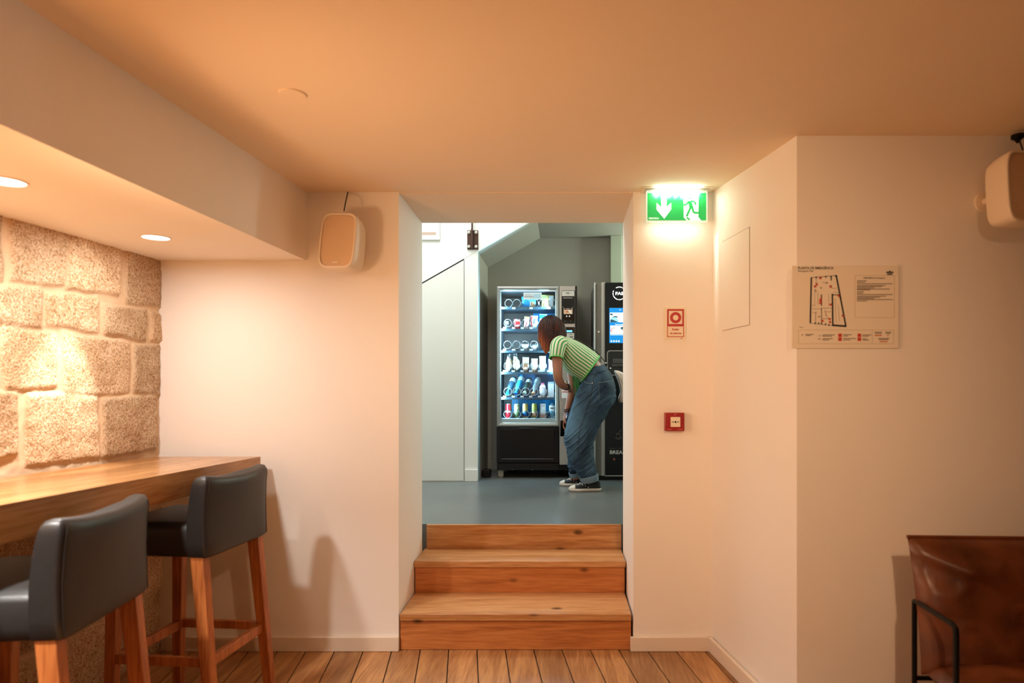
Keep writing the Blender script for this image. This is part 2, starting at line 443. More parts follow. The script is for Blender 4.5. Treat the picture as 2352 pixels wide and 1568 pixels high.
me = bpy.data.meshes.new('wall_left_stone'); me.from_pydata(vv, [], ff)
at = me.color_attributes.new('stone', 'FLOAT_COLOR', 'POINT')
for i, (t, b) in enumerate(tones): at.data[i].color = (t, b, 0, 1)
for p in me.polygons: p.use_smooth = True
sm = bpy.data.materials.new('granite_blocks'); sm.use_nodes = True; nt = sm.node_tree; b = nt.nodes['Principled BSDF']; N = nt.nodes.new; L = nt.links.new
tc = N('ShaderNodeTexCoord'); av = N('ShaderNodeAttribute'); av.attribute_name = 'stone'; sx = N('ShaderNodeSeparateColor'); L(av.outputs['Color'], sx.inputs[0])
n1 = N('ShaderNodeTexNoise'); n1.inputs['Scale'].default_value = 125; n1.inputs['Detail'].default_value = 4; L(tc.outputs['Object'], n1.inputs['Vector'])
n2 = N('ShaderNodeTexNoise'); n2.inputs['Scale'].default_value = 9; n2.inputs['Detail'].default_value = 5; L(tc.outputs['Object'], n2.inputs['Vector'])
cr = N('ShaderNodeValToRGB'); e = cr.color_ramp.elements; e[0].position = 0.33; e[0].color = rgb(160, 124, 86); e[1].position = 0.62; e[1].color = rgb(230, 206, 176)
x = e.new(0.46); x.color = rgb(208, 172, 132); L(n1.outputs['Fac'], cr.inputs[0])
cr2 = N('ShaderNodeValToRGB'); e = cr2.color_ramp.elements; e[0].position = 0.3; e[0].color = (0.70, 0.60, 0.48, 1); e[1].position = 0.65; e[1].color = (1, 1, 1, 1); L(n2.outputs['Fac'], cr2.inputs[0])
m1 = N('ShaderNodeMix'); m1.data_type = 'RGBA'; m1.blend_type = 'MULTIPLY'; m1.inputs['Factor'].default_value = 0.8; L(cr.outputs[0], m1.inputs['A']); L(cr2.outputs[0], m1.inputs['B'])
mrg = N('ShaderNodeMapRange'); mrg.inputs[3].default_value = 0.78; mrg.inputs[4].default_value = 1.1; L(sx.outputs['Green'], mrg.inputs[0])
m3 = N('ShaderNodeMix'); m3.data_type = 'RGBA'; m3.blend_type = 'MULTIPLY'; m3.inputs['Factor'].default_value = 1; L(m1.outputs['Result'], m3.inputs['A']); L(mrg.outputs[0], m3.inputs['B'])
m2 = N('ShaderNodeMix'); m2.data_type = 'RGBA'; m2.inputs['A'].default_value = rgb(212, 180, 144); L(sx.outputs['Red'], m2.inputs['Factor']); L(m3.outputs['Result'], m2.inputs['B'])
L(m2.outputs['Result'], b.inputs['Base Color']); b.inputs['Roughness'].default_value = 0.9
bp = N('ShaderNodeBump'); bp.inputs['Strength'].default_value = 0.7; bp.inputs['Distance'].default_value = 0.006
ml = N('ShaderNodeMath'); ml.operation = 'MULTIPLY'; L(n1.outputs['Fac'], ml.inputs[0]); L(sx.outputs['Red'], ml.inputs[1]); L(ml.outputs[0], bp.inputs['Height']); L(bp.outputs['Normal'], b.inputs['Normal'])
me.materials.append(sm); so = bpy.data.objects.new('wall_left_stone', me); C.objects.link(so); structure(so)

# baseboards
BZ = 0.072
structure(MB().box(-1.94, XJ0 + 0.004, 3.085, 3.1, 0, BZ).build('baseboard_front_left', M['baseboard'], bevel=0.004))
structure(MB().box(XJ1 - 0.016, 0.73, 3.085, 3.1, 0, BZ).build('baseboard_front_right', M['baseboard'], bevel=0.004))
structure(MB().prism([(0.735, 3.1), (0.715, 3.1), (0.8485, 2.315), (0.869, 2.315)], 'XY', 0, BZ).build('baseboard_return', M['baseboard'], bevel=0.004))
structure(MB().box(0.85, 2.9, 2.315, 2.33, 0, BZ).build('baseboard_right', M['baseboard'], bevel=0.004))

# ------------------------------------------------------------------ the room beyond: stair wall, recess under the stair
YW = 5.39; YR = 6.13
XC = -0.717; ZC0 = CH + 1.1635; XK = -0.209; ZK = CH + 1.452
wl = MB()
wl.prism([(-1.074, ZF - .05), (XC, ZF - .05), (XC, ZC0), (XK, ZK), (1.8, ZK), (1.8, 3.8), (-1.074, 3.8)], 'XZ', YW, YW + 0.03)
wl.box(-2.3, -1.75, YW, YW + 0.12, ZF - .05, 3.8).box(-1.75, -1.074, YW, YW + 0.12, ZF - .05, 2.592).box(-1.75, -1.074, YW, YW + 0.12, 3.35, 3.8)
structure(wl.build('wall_stair', M['white_paint'], smooth=False))
rc = MB()
rc.box(XC - 0.12, XC, YW + 0.03, YR, ZF - .05, ZC0 + 0.1).box(XC - 0.12, 1.9, YR, YR + 0.1, ZF - .05, ZK + 0.2)
structure(rc.build('wall_recess', M['grey_wall'], smooth=False))
rs = MB()
rs.prism([(XC, ZC0), (XK, ZK), (1.8, ZK), (1.8, ZK + 0.1), (XK - 0.05, ZK + 0.1), (XC, ZC0 + 0.1)], 'XZ', YW + 0.03, YR)
structure(rs.build('ceiling_recess', M['grey_wall'], smooth=False))
pl = MB().box((1402 - VX) * 6.03 / F, (1428 - VX) * 6.03 / F, 6.02, YR, ZF, ZK)
structure(pl.build('wall_recess_pilaster', mat('pale_green_paint', rgb(158, 166, 150), 0.7, var=0.02), bevel=0.004))
structure(MB().box(1.8, 1.9, 3.62, 6.2, ZF - .05, 3.85).build('wall_stair_right', M['white_paint']))
structure(MB().box(-2.3, -2.2, 3.62, 5.5, ZF - .05, 3.85).build('wall_stair_left', M['white_paint']))
structure(MB().box(-2.3, 1.9, 3.5, 5.5, 3.8, 3.9).build('ceiling_stair', M['white_paint']))
structure(MB().box(XC - 0.0, 0.2, YR - 0.012, YR, ZF, ZF + 0.085).build('baseboard_recess', M['grey_wall'], bevel=0.003))
# base of the white pier beside the recess
a = U(1067, 1078, 5.37); b = U(1095, 1105, 5.37)
structure(MB().box(a.x, XC + 0.004, 5.372, YW + 0.0, ZF, a.z).build('baseboard_pier', M['white_paint'], bevel=0.003))
# low flush door under the stair, with its dark upper joint
P = [U(955, 659, YW), U(1065.5, 596, YW), U(1065.5, 1103.5, YW)]
sl = (P[1].z - P[0].z) / (P[1].x - P[0].x)
XL = -1.62
zl = P[1].z - sl * (P[1].x - XL)
door = MB().prism([(XL, ZF + 0.006), (P[1].x, ZF + 0.006), (P[1].x, P[1].z - 0.006), (XL, zl - 0.006)], 'XZ', YW - 0.006, YW - 0.001)
dobj = structure(door.build('door_1', mat('white_door_paint', rgb(220, 221, 214), 0.5, var=0.015, scale=4)))
g = MB().prism([(XL, zl + 0.008), (P[1].x, P[1].z + 0.008), (P[1].x, P[1].z - 0.006), (XL, zl - 0.006)], 'XZ', YW - 0.003, YW - 0.0005)
g.box(P[1].x, P[1].x + 0.003, YW - 0.003, YW - 0.0005, ZF + 0.006, P[1].z - 0.004)
g.build('door_gap', M['dark'], dobj)
g = MB().prism([(P[1].x, P[1].z + 0.006), (XC, ZC0 + 0.004), (XC, ZC0 + 0.0025), (P[1].x, P[1].z + 0.003)], 'XZ', YW - 0.0006, YW)
structure(g.build('trim_1', mat('plaster_crack', rgb(150, 148, 140), 0.8)))
# small window high in the stair wall
wn = MB().ring(-1.79, -1.036, 2.548, 3.39, 0.034, YW - 0.018, YW + 0.002)
wo = structure(wn.build('window_1', M['white_paint'], bevel=0.003))
MB().box(-1.75, -1.074, YW + 0.01, YW + 0.12, 2.592, 2.62).build('window_sill', mat('window_sill_wood', rgb(170, 146, 128), 0.6), wo)
MB().ring(-1.75, -1.074, 2.615, 3.35, 0.03, YW + 0.085, YW + 0.105).build('window_frame', M['white_paint'], wo)
MB().box(-1.72, -1.10, YW + 0.093, YW + 0.097, 2.64, 3.32).build('window_pane', glass_mat('window_glass'), wo)
# ------------------------------------------------------------------ wooden steps
steps = empty('wooden_steps', (-0.22, 3.12, 0), 'three pine steps with knots leading up through the opening', 'steps')
XS0, XS1 = -0.794, 0.342
Y1, Y2, Y3 = 3.10, 3.413, 3.700
N1, N2 = CH - 1.1096, CH - 0.937
tk = 0.034
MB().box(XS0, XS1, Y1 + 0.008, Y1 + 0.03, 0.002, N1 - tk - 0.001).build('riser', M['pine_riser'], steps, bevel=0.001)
MB().box(XS0, XS1, Y1 - 0.006, Y2 + 0.02, N1 - tk, N1).build('tread', M['pine'], steps, bevel=0.003)
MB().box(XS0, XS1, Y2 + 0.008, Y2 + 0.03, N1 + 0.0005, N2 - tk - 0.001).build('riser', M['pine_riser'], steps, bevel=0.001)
MB().box(XS0 - .004, XS1 + .004, Y2 - 0.004, Y3 + 0.02, N2 - tk, N2).build('tread', M['pine'], steps, bevel=0.003)
MB().box(XS0 + 0.006, XS1 + 0.006, Y3 - 0.02, Y3, N2 + 0.0005, ZF - 0.0005).build('riser', M['pine'], steps, bevel=0.001)
# ------------------------------------------------------------------ bar counter along the stone wall
def on_x(px, py, x): return U(px, py, x * F / (px - VX))
ZB = CH - 0.330; XB1 = -1.435; YE_B = 3.008; XB0 = -1.938
def bz(y): return ZB + 0.020 * (3.1 - y)
counter = empty('bar_counter', (-1.72, 1.9, 0.9), 'long pale oak bar counter with deep front edge against the stone wall', 'counter')
MB().prism([(-0.6, bz(-0.6) - 0.03), (YE_B, bz(YE_B) - 0.03), (YE_B, bz(YE_B)), (-0.6, bz(-0.6))], 'YZ', XB0, XB1).build('worktop', M['oak'], counter, smooth=False)
MB().prism([(-0.6, bz(-0.6) - 0.104), (YE_B, bz(YE_B) - 0.100), (YE_B, bz(YE_B) - 0.03), (-0.6, bz(-0.6) - 0.03)], 'YZ', XB1 - 0.03, XB1).build('front_edge', M['oak'], counter, smooth=False)
for yy in (2.6, 1.4, 0.2):
    MB().box(XB0, XB1 - 0.04, yy, yy + 0.03, bz(yy) - 0.10, bz(yy) - 0.031).build('support_bracket', M['black_metal'], counter)

# ------------------------------------------------------------------ bar stools
up_m = mat('charcoal_leatherette', rgb(34, 32, 31), 0.42, var=0.10, scale=8, bump=0.06, bscale=160)
def srect(hx, hy, e, n=40, curve=0.0, cx=0.0, z=0.0):
    r = []
    for k in range(n):
        a = 2 * PI * k / n
        x = hx * spow(math.cos(a), e); y = hy * spow(math.sin(a), e)
        r.append(Vector((cx + x - curve * (y / 0.2) ** 2, y, z)))
    return r
def make_stool(label):
    t = empty('bar_stool', (0, 0, 0), label, 'bar stool', 'padded bar stools at the oak counter')
    hw = 0.205
    seat = MB(); rings = []
    for z, d in ((0.665, 0.012), (0.672, 0.003), (0.70, 0.0), (0.762, 0.0), (0.776, 0.006), (0.785, 0.02), (0.788, 0.05)):
        rings.append(srect(0.195 - d, hw - d, 0.16, cx=-0.035, z=z))
    seat.loft(rings); seat.build('seat', up_m, t, local=True, angle=50)
    back = MB(); rings = []
    prof = ((0.664, 0.040, 0.01, 0.0), (0.672, 0.046, 0.002, 0.0), (0.72, 0.046, 0.0, 0.002), (0.80, 0.043, 0.0, 0.010), (0.88, 0.040, 0.003, 0.022),
            (0.915, 0.038, 0.004, 0.028), (0.932, 0.034, 0.007, 0.030), (0.944, 0.026, 0.013, 0.031), (0.950, 0.012, 0.026, 0.031))
    for z, th, d, lean in prof:
        r = srect(th, hw + 0.004 - d, 0.28, n=56, curve=0.020 * min(1, (z - 0.66) / 0.2), cx=0.155 + lean, z=z)
        for p in r: p.z += 0.016 * (abs(p.y) / hw) ** 2 * max(0, (z - 0.72) / 0.2)
        rings.append(r)
    back.loft(rings); bo = back.build('backrest', up_m, t, local=True, angle=55)
    for s in (-1, 1):
        pip = MB(); pts = []
        for z, th, d, lean in prof[1:-2]:
            y = (hw + 0.004 - d) * s * 0.94; k = 0.155 + lean + th * 0.872 - 0.020 * min(1, (z - 0.66) / 0.2) * (y / 0.2) ** 2
            pts.append((k, y, z + 0.016 * (abs(y) / hw) ** 2 * max(0, (z - 0.72) / 0.2)))
        pip.tube(pts, 0.0018, 6); pip.build('seam', up_m, bo, local=True)
    for s in (-1, 1):
        MB().bar((-0.185, s * 0.175, 0.675), (-0.20, s * 0.185, 0.0), 0.046, 0.040, w2=(0.036, 0.032)).build('leg', M['stool_wood'], t, local=True, bevel=0.003)
        mid = MB(); a = [(0.150, s * 0.178, 0.675), (0.165, s * 0.182, 0.42), (0.212, s * 0.190, 0.0)]
        mid.bar(a[0], a[2], 0.050, 0.042, w2=(0.036, 0.034)); mid.build('leg', M['stool_wood'], t, local=True, bevel=0.003)
        MB().bar((-0.19, s * 0.182, 0.275), (0.178, s * 0.184, 0.275), 0.02, 0.034, up=Vector((0, 0, 1))).build('stretcher', M['stool_wood'], t, local=True, bevel=0.002)
    MB().box(-0.205, -0.180, -0.17, 0.17, 0.25, 0.288).build('stretcher', M['stool_wood'], t, local=True, bevel=0.002)
    MB().box(0.170, 0.192, -0.17, 0.17, 0.25, 0.288).build('stretcher', M['stool_wood'], t, local=True, bevel=0.002)
    return t
s1 = make_stool('charcoal padded bar stool closest to the camera, its seat partly under the counter')
s1.location = (-1.452, 1.74, 0); s1.rotation_euler = (0, 0, math.radians(7))
s2 = copy_tree(s1)
s2['label'] = 'charcoal padded bar stool farther back, beside the pale wall at the counter end'
s2.location = (-1.478, 2.535, 0); s2.rotation_euler = (0, 0, math.radians(-5))

# ------------------------------------------------------------------ leather armchair
lea = bpy.data.materials.new('brown_leather'); lea.use_nodes = True; nt = lea.node_tree; b = nt.nodes['Principled BSDF']; N = nt.nodes.new; L = nt.links.new
tc = N('ShaderNodeTexCoord'); n1 = N('ShaderNodeTexNoise'); n1.inputs['Scale'].default_value = 7; n1.inputs['Detail'].default_value = 5; L(tc.outputs['Object'], n1.inputs['Vector'])
cr = N('ShaderNodeValToRGB'); cr.color_ramp.elements[0].color = rgb(72, 36, 17); cr.color_ramp.elements[1].color = rgb(120, 65, 34); cr.color_ramp.elements[0].position = 0.3; cr.color_ramp.elements[1].position = 0.7
L(n1.outputs['Fac'], cr.inputs[0]); L(cr.outputs[0], b.inputs['Base Color']); b.inputs['Roughness'].default_value = 0.36
n2 = N('ShaderNodeTexNoise'); n2.inputs['Scale'].default_value = 150; L(tc.outputs['Object'], n2.inputs['Vector'])
bp = N('ShaderNodeBump'); bp.inputs['Strength'].default_value = 0.06; L(n2.outputs['Fac'], bp.inputs['Height']); L(bp.outputs['Normal'], b.inputs['Normal'])
arm = empty('leather_armchair', (1.55, 1.95, 0), 'brown leather armchair with thin black metal frame in the corner', 'armchair')
hwid = 0.40
def pillow(name, w_, h_, th, place, fold=0.0, nx=46, ny=40, sag=0.0):
    m = MB(); v = []; f = []
    for side in (1, -1):
        for j in range(ny + 1):
            for i in range(nx + 1):
                u = i / nx * 2 - 1; t = j / ny * 2 - 1
                e = max(0.0, (1 - abs(u) ** 6)) ** 0.45 * max(0.0, (1 - abs(t) ** 6)) ** 0.45
                d = th * e
                if side == 1 and fold:
                    q = Vector((u * 2.2, t * 1.8, 0.4))
                    d += fold * e * (noise.noise(q * 0.9) * 0.7 + (1 - abs(noise.noise(q * 1.3 + Vector((u * 1.5, 0, 3))))) ** 9 * 0.35)
                    # creases gathering toward the corner and the middle of the top seam
                    for cx, cy, ang in ((-1.0, 0.9, -0.62), (-0.1, 0.9, -1.35), (0.25, 0.9, -1.7), (1.0, 0.9, -2.5)):
                        dx, dy = u - cx, t - cy; r = math.hypot(dx, dy); a_ = math.atan2(dy, dx) - ang
                        d += fold * 1.1 * e * math.exp(-(a_ * r / 0.09) ** 2) * math.exp(-((r - 0.45) / 0.3) ** 2)
                v.append(place(u * w_ * (1 - 0.02 * (1 - t * t)), t * h_ - sag * (1 - u * u) * max(0, t), side * d))
    k = (nx + 1) * (ny + 1)
    for sidx in (0, 1):
        for j in range(ny):
            for i in range(nx):
                a = sidx * k + j * (nx + 1) + i
                f.append((a, a + 1, a + nx + 2, a + nx + 1) if sidx == 0 else (a, a + nx + 1, a + nx + 2, a + 1))
    m.add(v, f); return m
# back cushion: leans backward, its top edge close to the wall
def place_back(x, t, d):
    y = 2.01 + (t + 0.21) * 0.24 - d; return Vector((1.55 + x * (1 - 0.012 * t / 0.2), y, 0.585 + t * 1.0 - 0.16 * d))
bk = pillow('back', hwid, 0.208, 0.055, place_back, fold=0.024, sag=0.006)
bko = bk.build('back_cushion', lea, arm, angle=80)
def place_seat(x, t, d): return Vector((1.55 + x, 1.72 + t, 0.385 + d))
pillow('seat', hwid - 0.005, 0.30, 0.052, place_seat, fold=0.012).build('seat_cushion', lea, arm, angle=80)
# top roll of the leather sling
tb = MB(); tb.tube([place_back(-hwid * 1.0, 0.208, 0), place_back(0, 0.204, 0), place_back(hwid, 0.208, 0)], 0.006, 10); tb.build('top_roll', lea, bko)
for s in (-1, 1):
    fr = MB(); x = 1.55 + s * 0.42
    xo = x if s > 0 else 1.168
    fr.tube([(xo, 2.09, 0.008), (xo, 2.09, 0.565), (xo - 0.001, 2.088, 0.585), (xo - 0.003, 2.075, 0.590), (xo - 0.016, 1.86, 0.594), (xo - 0.017, 1.845, 0.588), (xo - 0.017, 1.842, 0.57), (xo - 0.017, 1.842, 0.03), (xo - 0.016, 1.855, 0.010), (xo - 0.014, 1.875, 0.008), (xo, 2.07, 0.008)], 0.0085, 8)
    fr.build('side_frame', M['black_metal'], arm)
MB().tube([(1.165, 2.09, 0.33), (1.97, 2.09, 0.33)], 0.008, 8).tube([(1.152, 1.845, 0.31), (1.955, 1.845, 0.31)], 0.008, 8).build('cross_rail', M['black_metal'], arm)

# ------------------------------------------------------------------ recessed downlights
glow = bpy.data.materials.new('lamp_glow'); glow.use_nodes = True
gb = glow.node_tree.nodes['Principled BSDF']; gb.inputs['Emission Color'].default_value = (1, 0.93, 0.82, 1); gb.inputs['Emission Strength'].default_value = 9.0
rimm = mat('white_lamp_rim', rgb(240, 226, 206), 0.4, var=0.01)
for i, (x, y) in enumerate(DL[:2]):
    z = soffit_z(y); T = Matrix.Rotation(math.atan(0.0215), 4, 'X')
    t = empty('recessed_downlight', (x, y, z), ('lit round downlight in the soffit, the one closer to the front wall', 'lit round downlight in the soffit cut by the photo edge')[i], 'ceiling light', 'recessed downlights in the soffit')
    r0 = 0.049
    MB().loft([[Vector((x, y, z)) + T @ Vector((r * math.cos(2 * PI * k / 40), r * math.sin(2 * PI * k / 40), h_)) for k in range(40)] for r, h_ in ((r0, 0.001), (r0, -0.0035), (r0 + 0.006, -0.0035), (r0 + 0.007, -0.001), (r0 + 0.007, 0.001))], False, False).build('rim', rimm, t)
    MB().lathe((x, y, z), [(r0, -0.0018), (r0 * 0.5, -0.0012), (0.001, -0.001), (0.001, 0.0008), (r0, 0.0008)], 40, T).build('lens', glow, t)

# flush round cover in the ceiling
cy_ = 1.965; cx_ = (672 - VX) * cy_ / F
o = MB().lathe((cx_, cy_, cz(cy_)), [(0.0405, 0.004), (0.0405, -0.003), (0.039, -0.0045), (0.02, -0.0048), (0.001, -0.0048)], 48, Matrix.Rotation(math.atan(0.04), 4, 'X')).build('ceiling_cover', M['ceiling'], None)
tag(o, 'small round cover plate set in the ceiling beside the soffit', 'cover plate')

# ------------------------------------------------------------------ wall speakers
spk_m = mat('cream_plastic', rgb(232, 216, 194), 0.5, var=0.02); grille_m = mat('speaker_grille', rgb(214, 184, 150), 0.8, var=0.05, scale=300, bump=0.1, bscale=700)
def sup(hx, hz, e, y, n=48, cx=0, cz_=0):
    return [Vector((cx + hx * spow(math.cos(2 * PI * k / n), e), y, cz_ + hz * spow(math.sin(2 * PI * k / n), e))) for k in range(n)]
def bulge(ring, hx, hz, amt):
    for p in ring: p.x *= 1 + amt * (1 - (p.z / hz) ** 2); 
    return ring
def speaker(loc, rot, label, w_, h_, d_, cable):
    t = empty('wall_speaker', loc, label, 'loudspeaker', 'cream wall speakers')
    R = Matrix.Rotation(rot[2], 4, 'Z') @ Matrix.Rotation(rot[0], 4, 'X') @ Matrix.Rotation(rot[1], 4, 'Y')
    P = Vector(loc)
    TR = lambda ring: [P + R @ p for p in ring]
    bd = MB(); hw, hh = w_ / 2, h_ / 2
    rings = []
    for y, k in ((d_, 0.70), (d_ * 0.95, 0.80), (d_ * 0.6, 0.93), (d_ * 0.2, 0.99), (0.0, 1.0), (-0.004, 0.99), (-0.006, 0.965)):
        rings.append(TR(bulge(sup(hw * k, hh * (0.5 + 0.5 * k), 0.36, y), hw, hh, 0.06)))
    inner = 0.90
    for y, k in ((-0.006, 0.90), (0.002, 0.885)):
        rings.append(TR(bulge(sup(hw * k, hh * (1 - (1 - k) * 0.72), 0.34, y), hw, hh, 0.06)))
    bd.loft(rings); bo = bd.build('cabinet', spk_m, t, angle=40)
    g = MB(); rr_ = []
    for y, k in ((0.003, 0.888), (-0.001, 0.87), (-0.003, 0.6), (-0.0035, 0.05)):
        rr_.append(TR(bulge(sup(hw * k, hh * (1 - (1 - k) * 0.72) if k > 0.85 else hh * k, 0.34, y), hw, hh, 0.06)))
    g.loft(rr_); go = g.build('grille', grille_m, t, angle=60)
    MB().box(-0.016, 0.016, -0.006, -0.003, -hh * 0.83, -hh * 0.83 + 0.006, Matrix.Translation(P) @ R).build('badge', spk_m, go)
    MB().tube(cable, 0.0028, 6).build('cable', M['dark'], t)
    return t, P, R
c = U(776, 552, 2.93); top = U(790, 484, 2.97)
t, P, R = speaker(c, (math.radians(-6), math.radians(2.5), math.radians(-10)), 'cream rounded wall speaker beside the opening, lit, with a dark cable', 0.172, 0.262, 0.13,
        [top, U(793, 468, 2.98), U(796, 455, 3.02), U(798, 445, 3.08), (U(799, 441, 3.098))])
bk_ = MB(); bk_.tube([P + R @ Vector((0, 0.12, 0)), Vector((P.x + 0.01, 3.085, P.z + 0.01))], 0.014, 10).lathe(Vector((P.x + 0.01, 3.1, P.z + 0.01)), [(0.035, 0), (0.035, 0.008), (0.012, 0.012)], 20, Matrix.Rotation(PI / 2, 4, 'X')).build('wall_bracket', spk_m, t)
c2 = U(2362, 429, 2.12)
t, P, R = speaker(c2, (math.radians(-3), 0, math.radians(12)), 'cream rounded wall speaker high in the dark corner above the armchair', 0.172, 0.245, 0.10,
        [U(2352, 352, 2.16), U(2347, 338, 2.19), U(2343, 326, 2.25), U(2340, 318, 2.30)])
bk_ = MB(); bk_.tube([P + R @ Vector((0, 0.09, 0)), Vector((P.x - 0.01, 2.318, P.z + 0.01))], 0.014, 10).lathe(Vector((P.x - 0.01, 2.33, P.z + 0.01)), [(0.035, 0), (0.035, 0.008), (0.012, 0.012)], 20, Matrix.Rotation(PI / 2, 4, 'X')).build('wall_bracket', spk_m, t)
hk = U(2338, 321, 2.28); MB().lathe(hk, [(0.022, 0.018), (0.022, 0.006), (0.012, 0.0), (0.004, -0.012)], 16).build('ceiling_hook', M['black_metal'], t)

# ------------------------------------------------------------------ emergency exit sign with its row of LEDs
ex = empty('exit_sign', U(1555, 470, 3.05), 'lit green exit sign with down arrow and running figure under the ceiling', 'sign')
YS = 3.045
a0, a1 = U(1487, 506, YS), U(1622, 443, YS)
grn = mat('sign_green', rgb(22, 150, 66), 0.35, var=0.03, emit=(0.02, 0.42, 0.10, 1), estr=0.55)
wht = mat('sign_white', rgb(240, 246, 242), 0.35, var=0.01, emit=(0.85, 1.0, 0.92, 1), estr=0.75)
bx0, bx1 = U(1483, 440, YS).x, U(1625, 440, YS).x
zt = cz(3.05)
MB().box(bx0 - 0.016, bx1 + 0.022, 3.0, 3.095, zt - 0.006, zt + 0.004).build('ceiling_plate', M['baseboard'], ex, bevel=0.001)
MB().box(bx0, bx1, 3.018, 3.072, a1.z + 0.008, zt - 0.007).build('housing', mat('sign_housing', rgb(206, 192, 186), 0.45, var=0.02), ex, bevel=0.003)
pan = MB().box(a0.x - 0.006, a1.x + 0.006, YS, YS + 0.006, a0.z - 0.007, a1.z + 0.012).build('acrylic_panel', mat('clear_acrylic', rgb(226, 246, 232), 0.15, var=0.01, emit=(0.75, 1.0, 0.85, 1), estr=0.35), ex, bevel=0.001)
MB().box(a0.x, a1.x, YS - 0.0012, YS, a0.z, a1.z).build('green_field', grn, ex)
pic = MB(); W_ = a1.x - a0.x; H_ = a1.z - a0.z
pt = lambda u, v: (a0.x + u * W_, a0.z + v * H_)
pic.prism([pt(.235, 1), pt(.325, 1), pt(.325, .49), pt(.405, .64), pt(.405, .40), pt(.285, .06), pt(.155, .39), pt(.155, .64), pt(.235, .47)], 'XZ', YS - 0.002, YS - 0.0012)
pic.prism([pt(.61, 1), pt(.87, 1), pt(.865, .12), pt(.91, .0), pt(.67, .0), pt(.62, .10)], 'XZ', YS - 0.002, YS - 0.0012)
pic.build('pictogram', wht, ex)
man = MB(); q = lambda u, v: Vector((a0.x + u * W_, YS - 0.0024, a0.z + v * H_))
def stroke(pts, wd):
    for i in range(len(pts) - 1): man.bar(q(*pts[i]), q(*pts[i + 1]), wd, 0.0008)
man.arc(pt(.715, .82), 0, 0.0075, 0, 360, YS - 0.0028, YS - 0.002, 20)
stroke([(.715, .70), (.745, .48)], 0.018); stroke([(.70, .70), (.665, .58), (.615, .56)], 0.008); stroke([(.74, .70), (.80, .68), (.825, .56)], 0.008)
stroke([(.735, .48), (.665, .14)], 0.010); stroke([(.755, .50), (.785, .28), (.865, .27)], 0.010); stroke([(.665, .10), (.72, .02)], 0.008)
man.build('running_figure', grn, ex)
MB().text('CREATECH', a0.x + 0.006, a0.z + 0.006, YS - 0.0015, 0.0075, stretch=0.95, bold=0.0002).build('maker_lettering', wht, ex)
led = bpy.data.materials.new('led_glow'); led.use_nodes = True
lb = led.node_tree.nodes['Principled BSDF']; lb.inputs['Emission Color'].default_value = (0.86, 1.0, 0.97, 1); lb.inputs['Emission Strength'].default_value = 22
for k in range(7):
    c = U(1508.5 + 14.9 * k, 446 + k * 0.4, YS - 0.016)
    MB().ell(c, 0.0085, 0.0055, 0.012, 12, 8).build('led', led, ex)
xm = (a0.x + a1.x) / 2
lamp('exit_leds', 'AREA', (xm, YS - 0.021, a1.z + 0.002), 0.8, (0.80, 1.0, 0.86), 0.23, (xm, 3.08, a0.z - 0.35), sy=0.012)
lamp('exit_leds_up', 'AREA', (xm, YS - 0.045, a1.z + 0.004), 0.22, (0.80, 1.0, 0.88), 0.22, (xm, YS - 0.09, a1.z + 0.3), sy=0.012)
# light escaping the panel's lower edge, and the slit at the plate's end: fine beams down the return wall
lamp('panel_edge_glow', 'AREA', (xm, YS - 0.012, a0.z - 0.012), 0.24, (0.80, 1.0, 0.82), 0.24, (xm, 3.10, a0.z - 0.13), sy=0.006)
for dy, en in ((0.022, 22), (0.040, 60), (0.060, 34)):
    ly = 3.1 - dy; lx = 0.742 + dy * 0.1636 - 0.012; an = math.radians(2.6)
    lamp('panel_edge_beam', 'SPOT', (lx, ly, a1.z - 0.03), en, (0.92, 1.0, 0.98), 0.0015, (lx + math.sin(an), ly - 0.16 * math.sin(an) , a1.z - 0.03 - math.cos(an)), math.radians(3.4), 0.4)

# ------------------------------------------------------------------ fire alarm sign and call point
red = mat('alarm_red', rgb(178, 22, 26), 0.4, var=0.03); cream = mat('cream_card', rgb(236, 222, 198), 0.5, var=0.01)
fa = empty('fire_alarm_sign', U(1550, 778, 3.098), 'small red and white fire alarm button sign on the pale wall', 'sign')
p0, p1 = U(1526, 778.5, 3.097), U(1575, 705.5, 3.097)
MB().box(p0.x, p1.x, 3.096, 3.0995, p0.z, p1.z).build('plate', cream, fa, bevel=0.0005)
pp = lambda x, y: U(1500 + x / 4.9, 690 + y / 4.9, 3.0955)
fr = MB()
f0, f1, f2 = pp(158, 410), pp(348, 96), pp(348, 283)
fr.ring(f0.x, f1.x, f2.z, f1.z, 0.0085, 3.0952, 3.096)
fr.ring(f0.x, f1.x, f0.z, f2.z, 0.0035, 3.0952, 3.096)
cc = pp(254, 192); fr.arc((cc.x, cc.z), 0.0135, 0.0275, 0, 360, 3.0952, 3.096, 36)
fr.build('red_pictogram', red, fa)
tx = MB(); c1 = pp(253, 334); c2_ = pp(253, 377)
tx.text('Botão', c1.x, c1.z, 3.0955, 0.0098, 'CENTER', 1.05, bold=0.0003).build('lettering', red, fa)
tx = MB(); tx.text('de alarme', c2_.x, c2_.z, 3.0955, 0.0098, 'CENTER', 1.05, bold=0.0003)
tx.build('lettering', red, fa); tx = MB()
c3 = pp(320, 428); tx.text('Sinalux', c3.x, c3.z, 3.0955, 0.0040, 'CENTER')
tx.build('lettering', red, fa)
cp = empty('alarm_call_point', U(1550, 990, 3.09), 'square red fire alarm call point box on the pale wall', 'alarm button')
q0, q1 = U(1528, 990, 3.06), U(1572.5, 947.5, 3.06)
MB().box(q0.x, q1.x, 3.06, 3.0995, q0.z, q1.z).build('housing', mat('call_point_red', rgb(150, 24, 26), 0.35, var=0.03), cp, bevel=0.004, bseg=3)
w0, w1 = U(1540.5, 980, 3.059), U(1562.5, 957.5, 3.059)
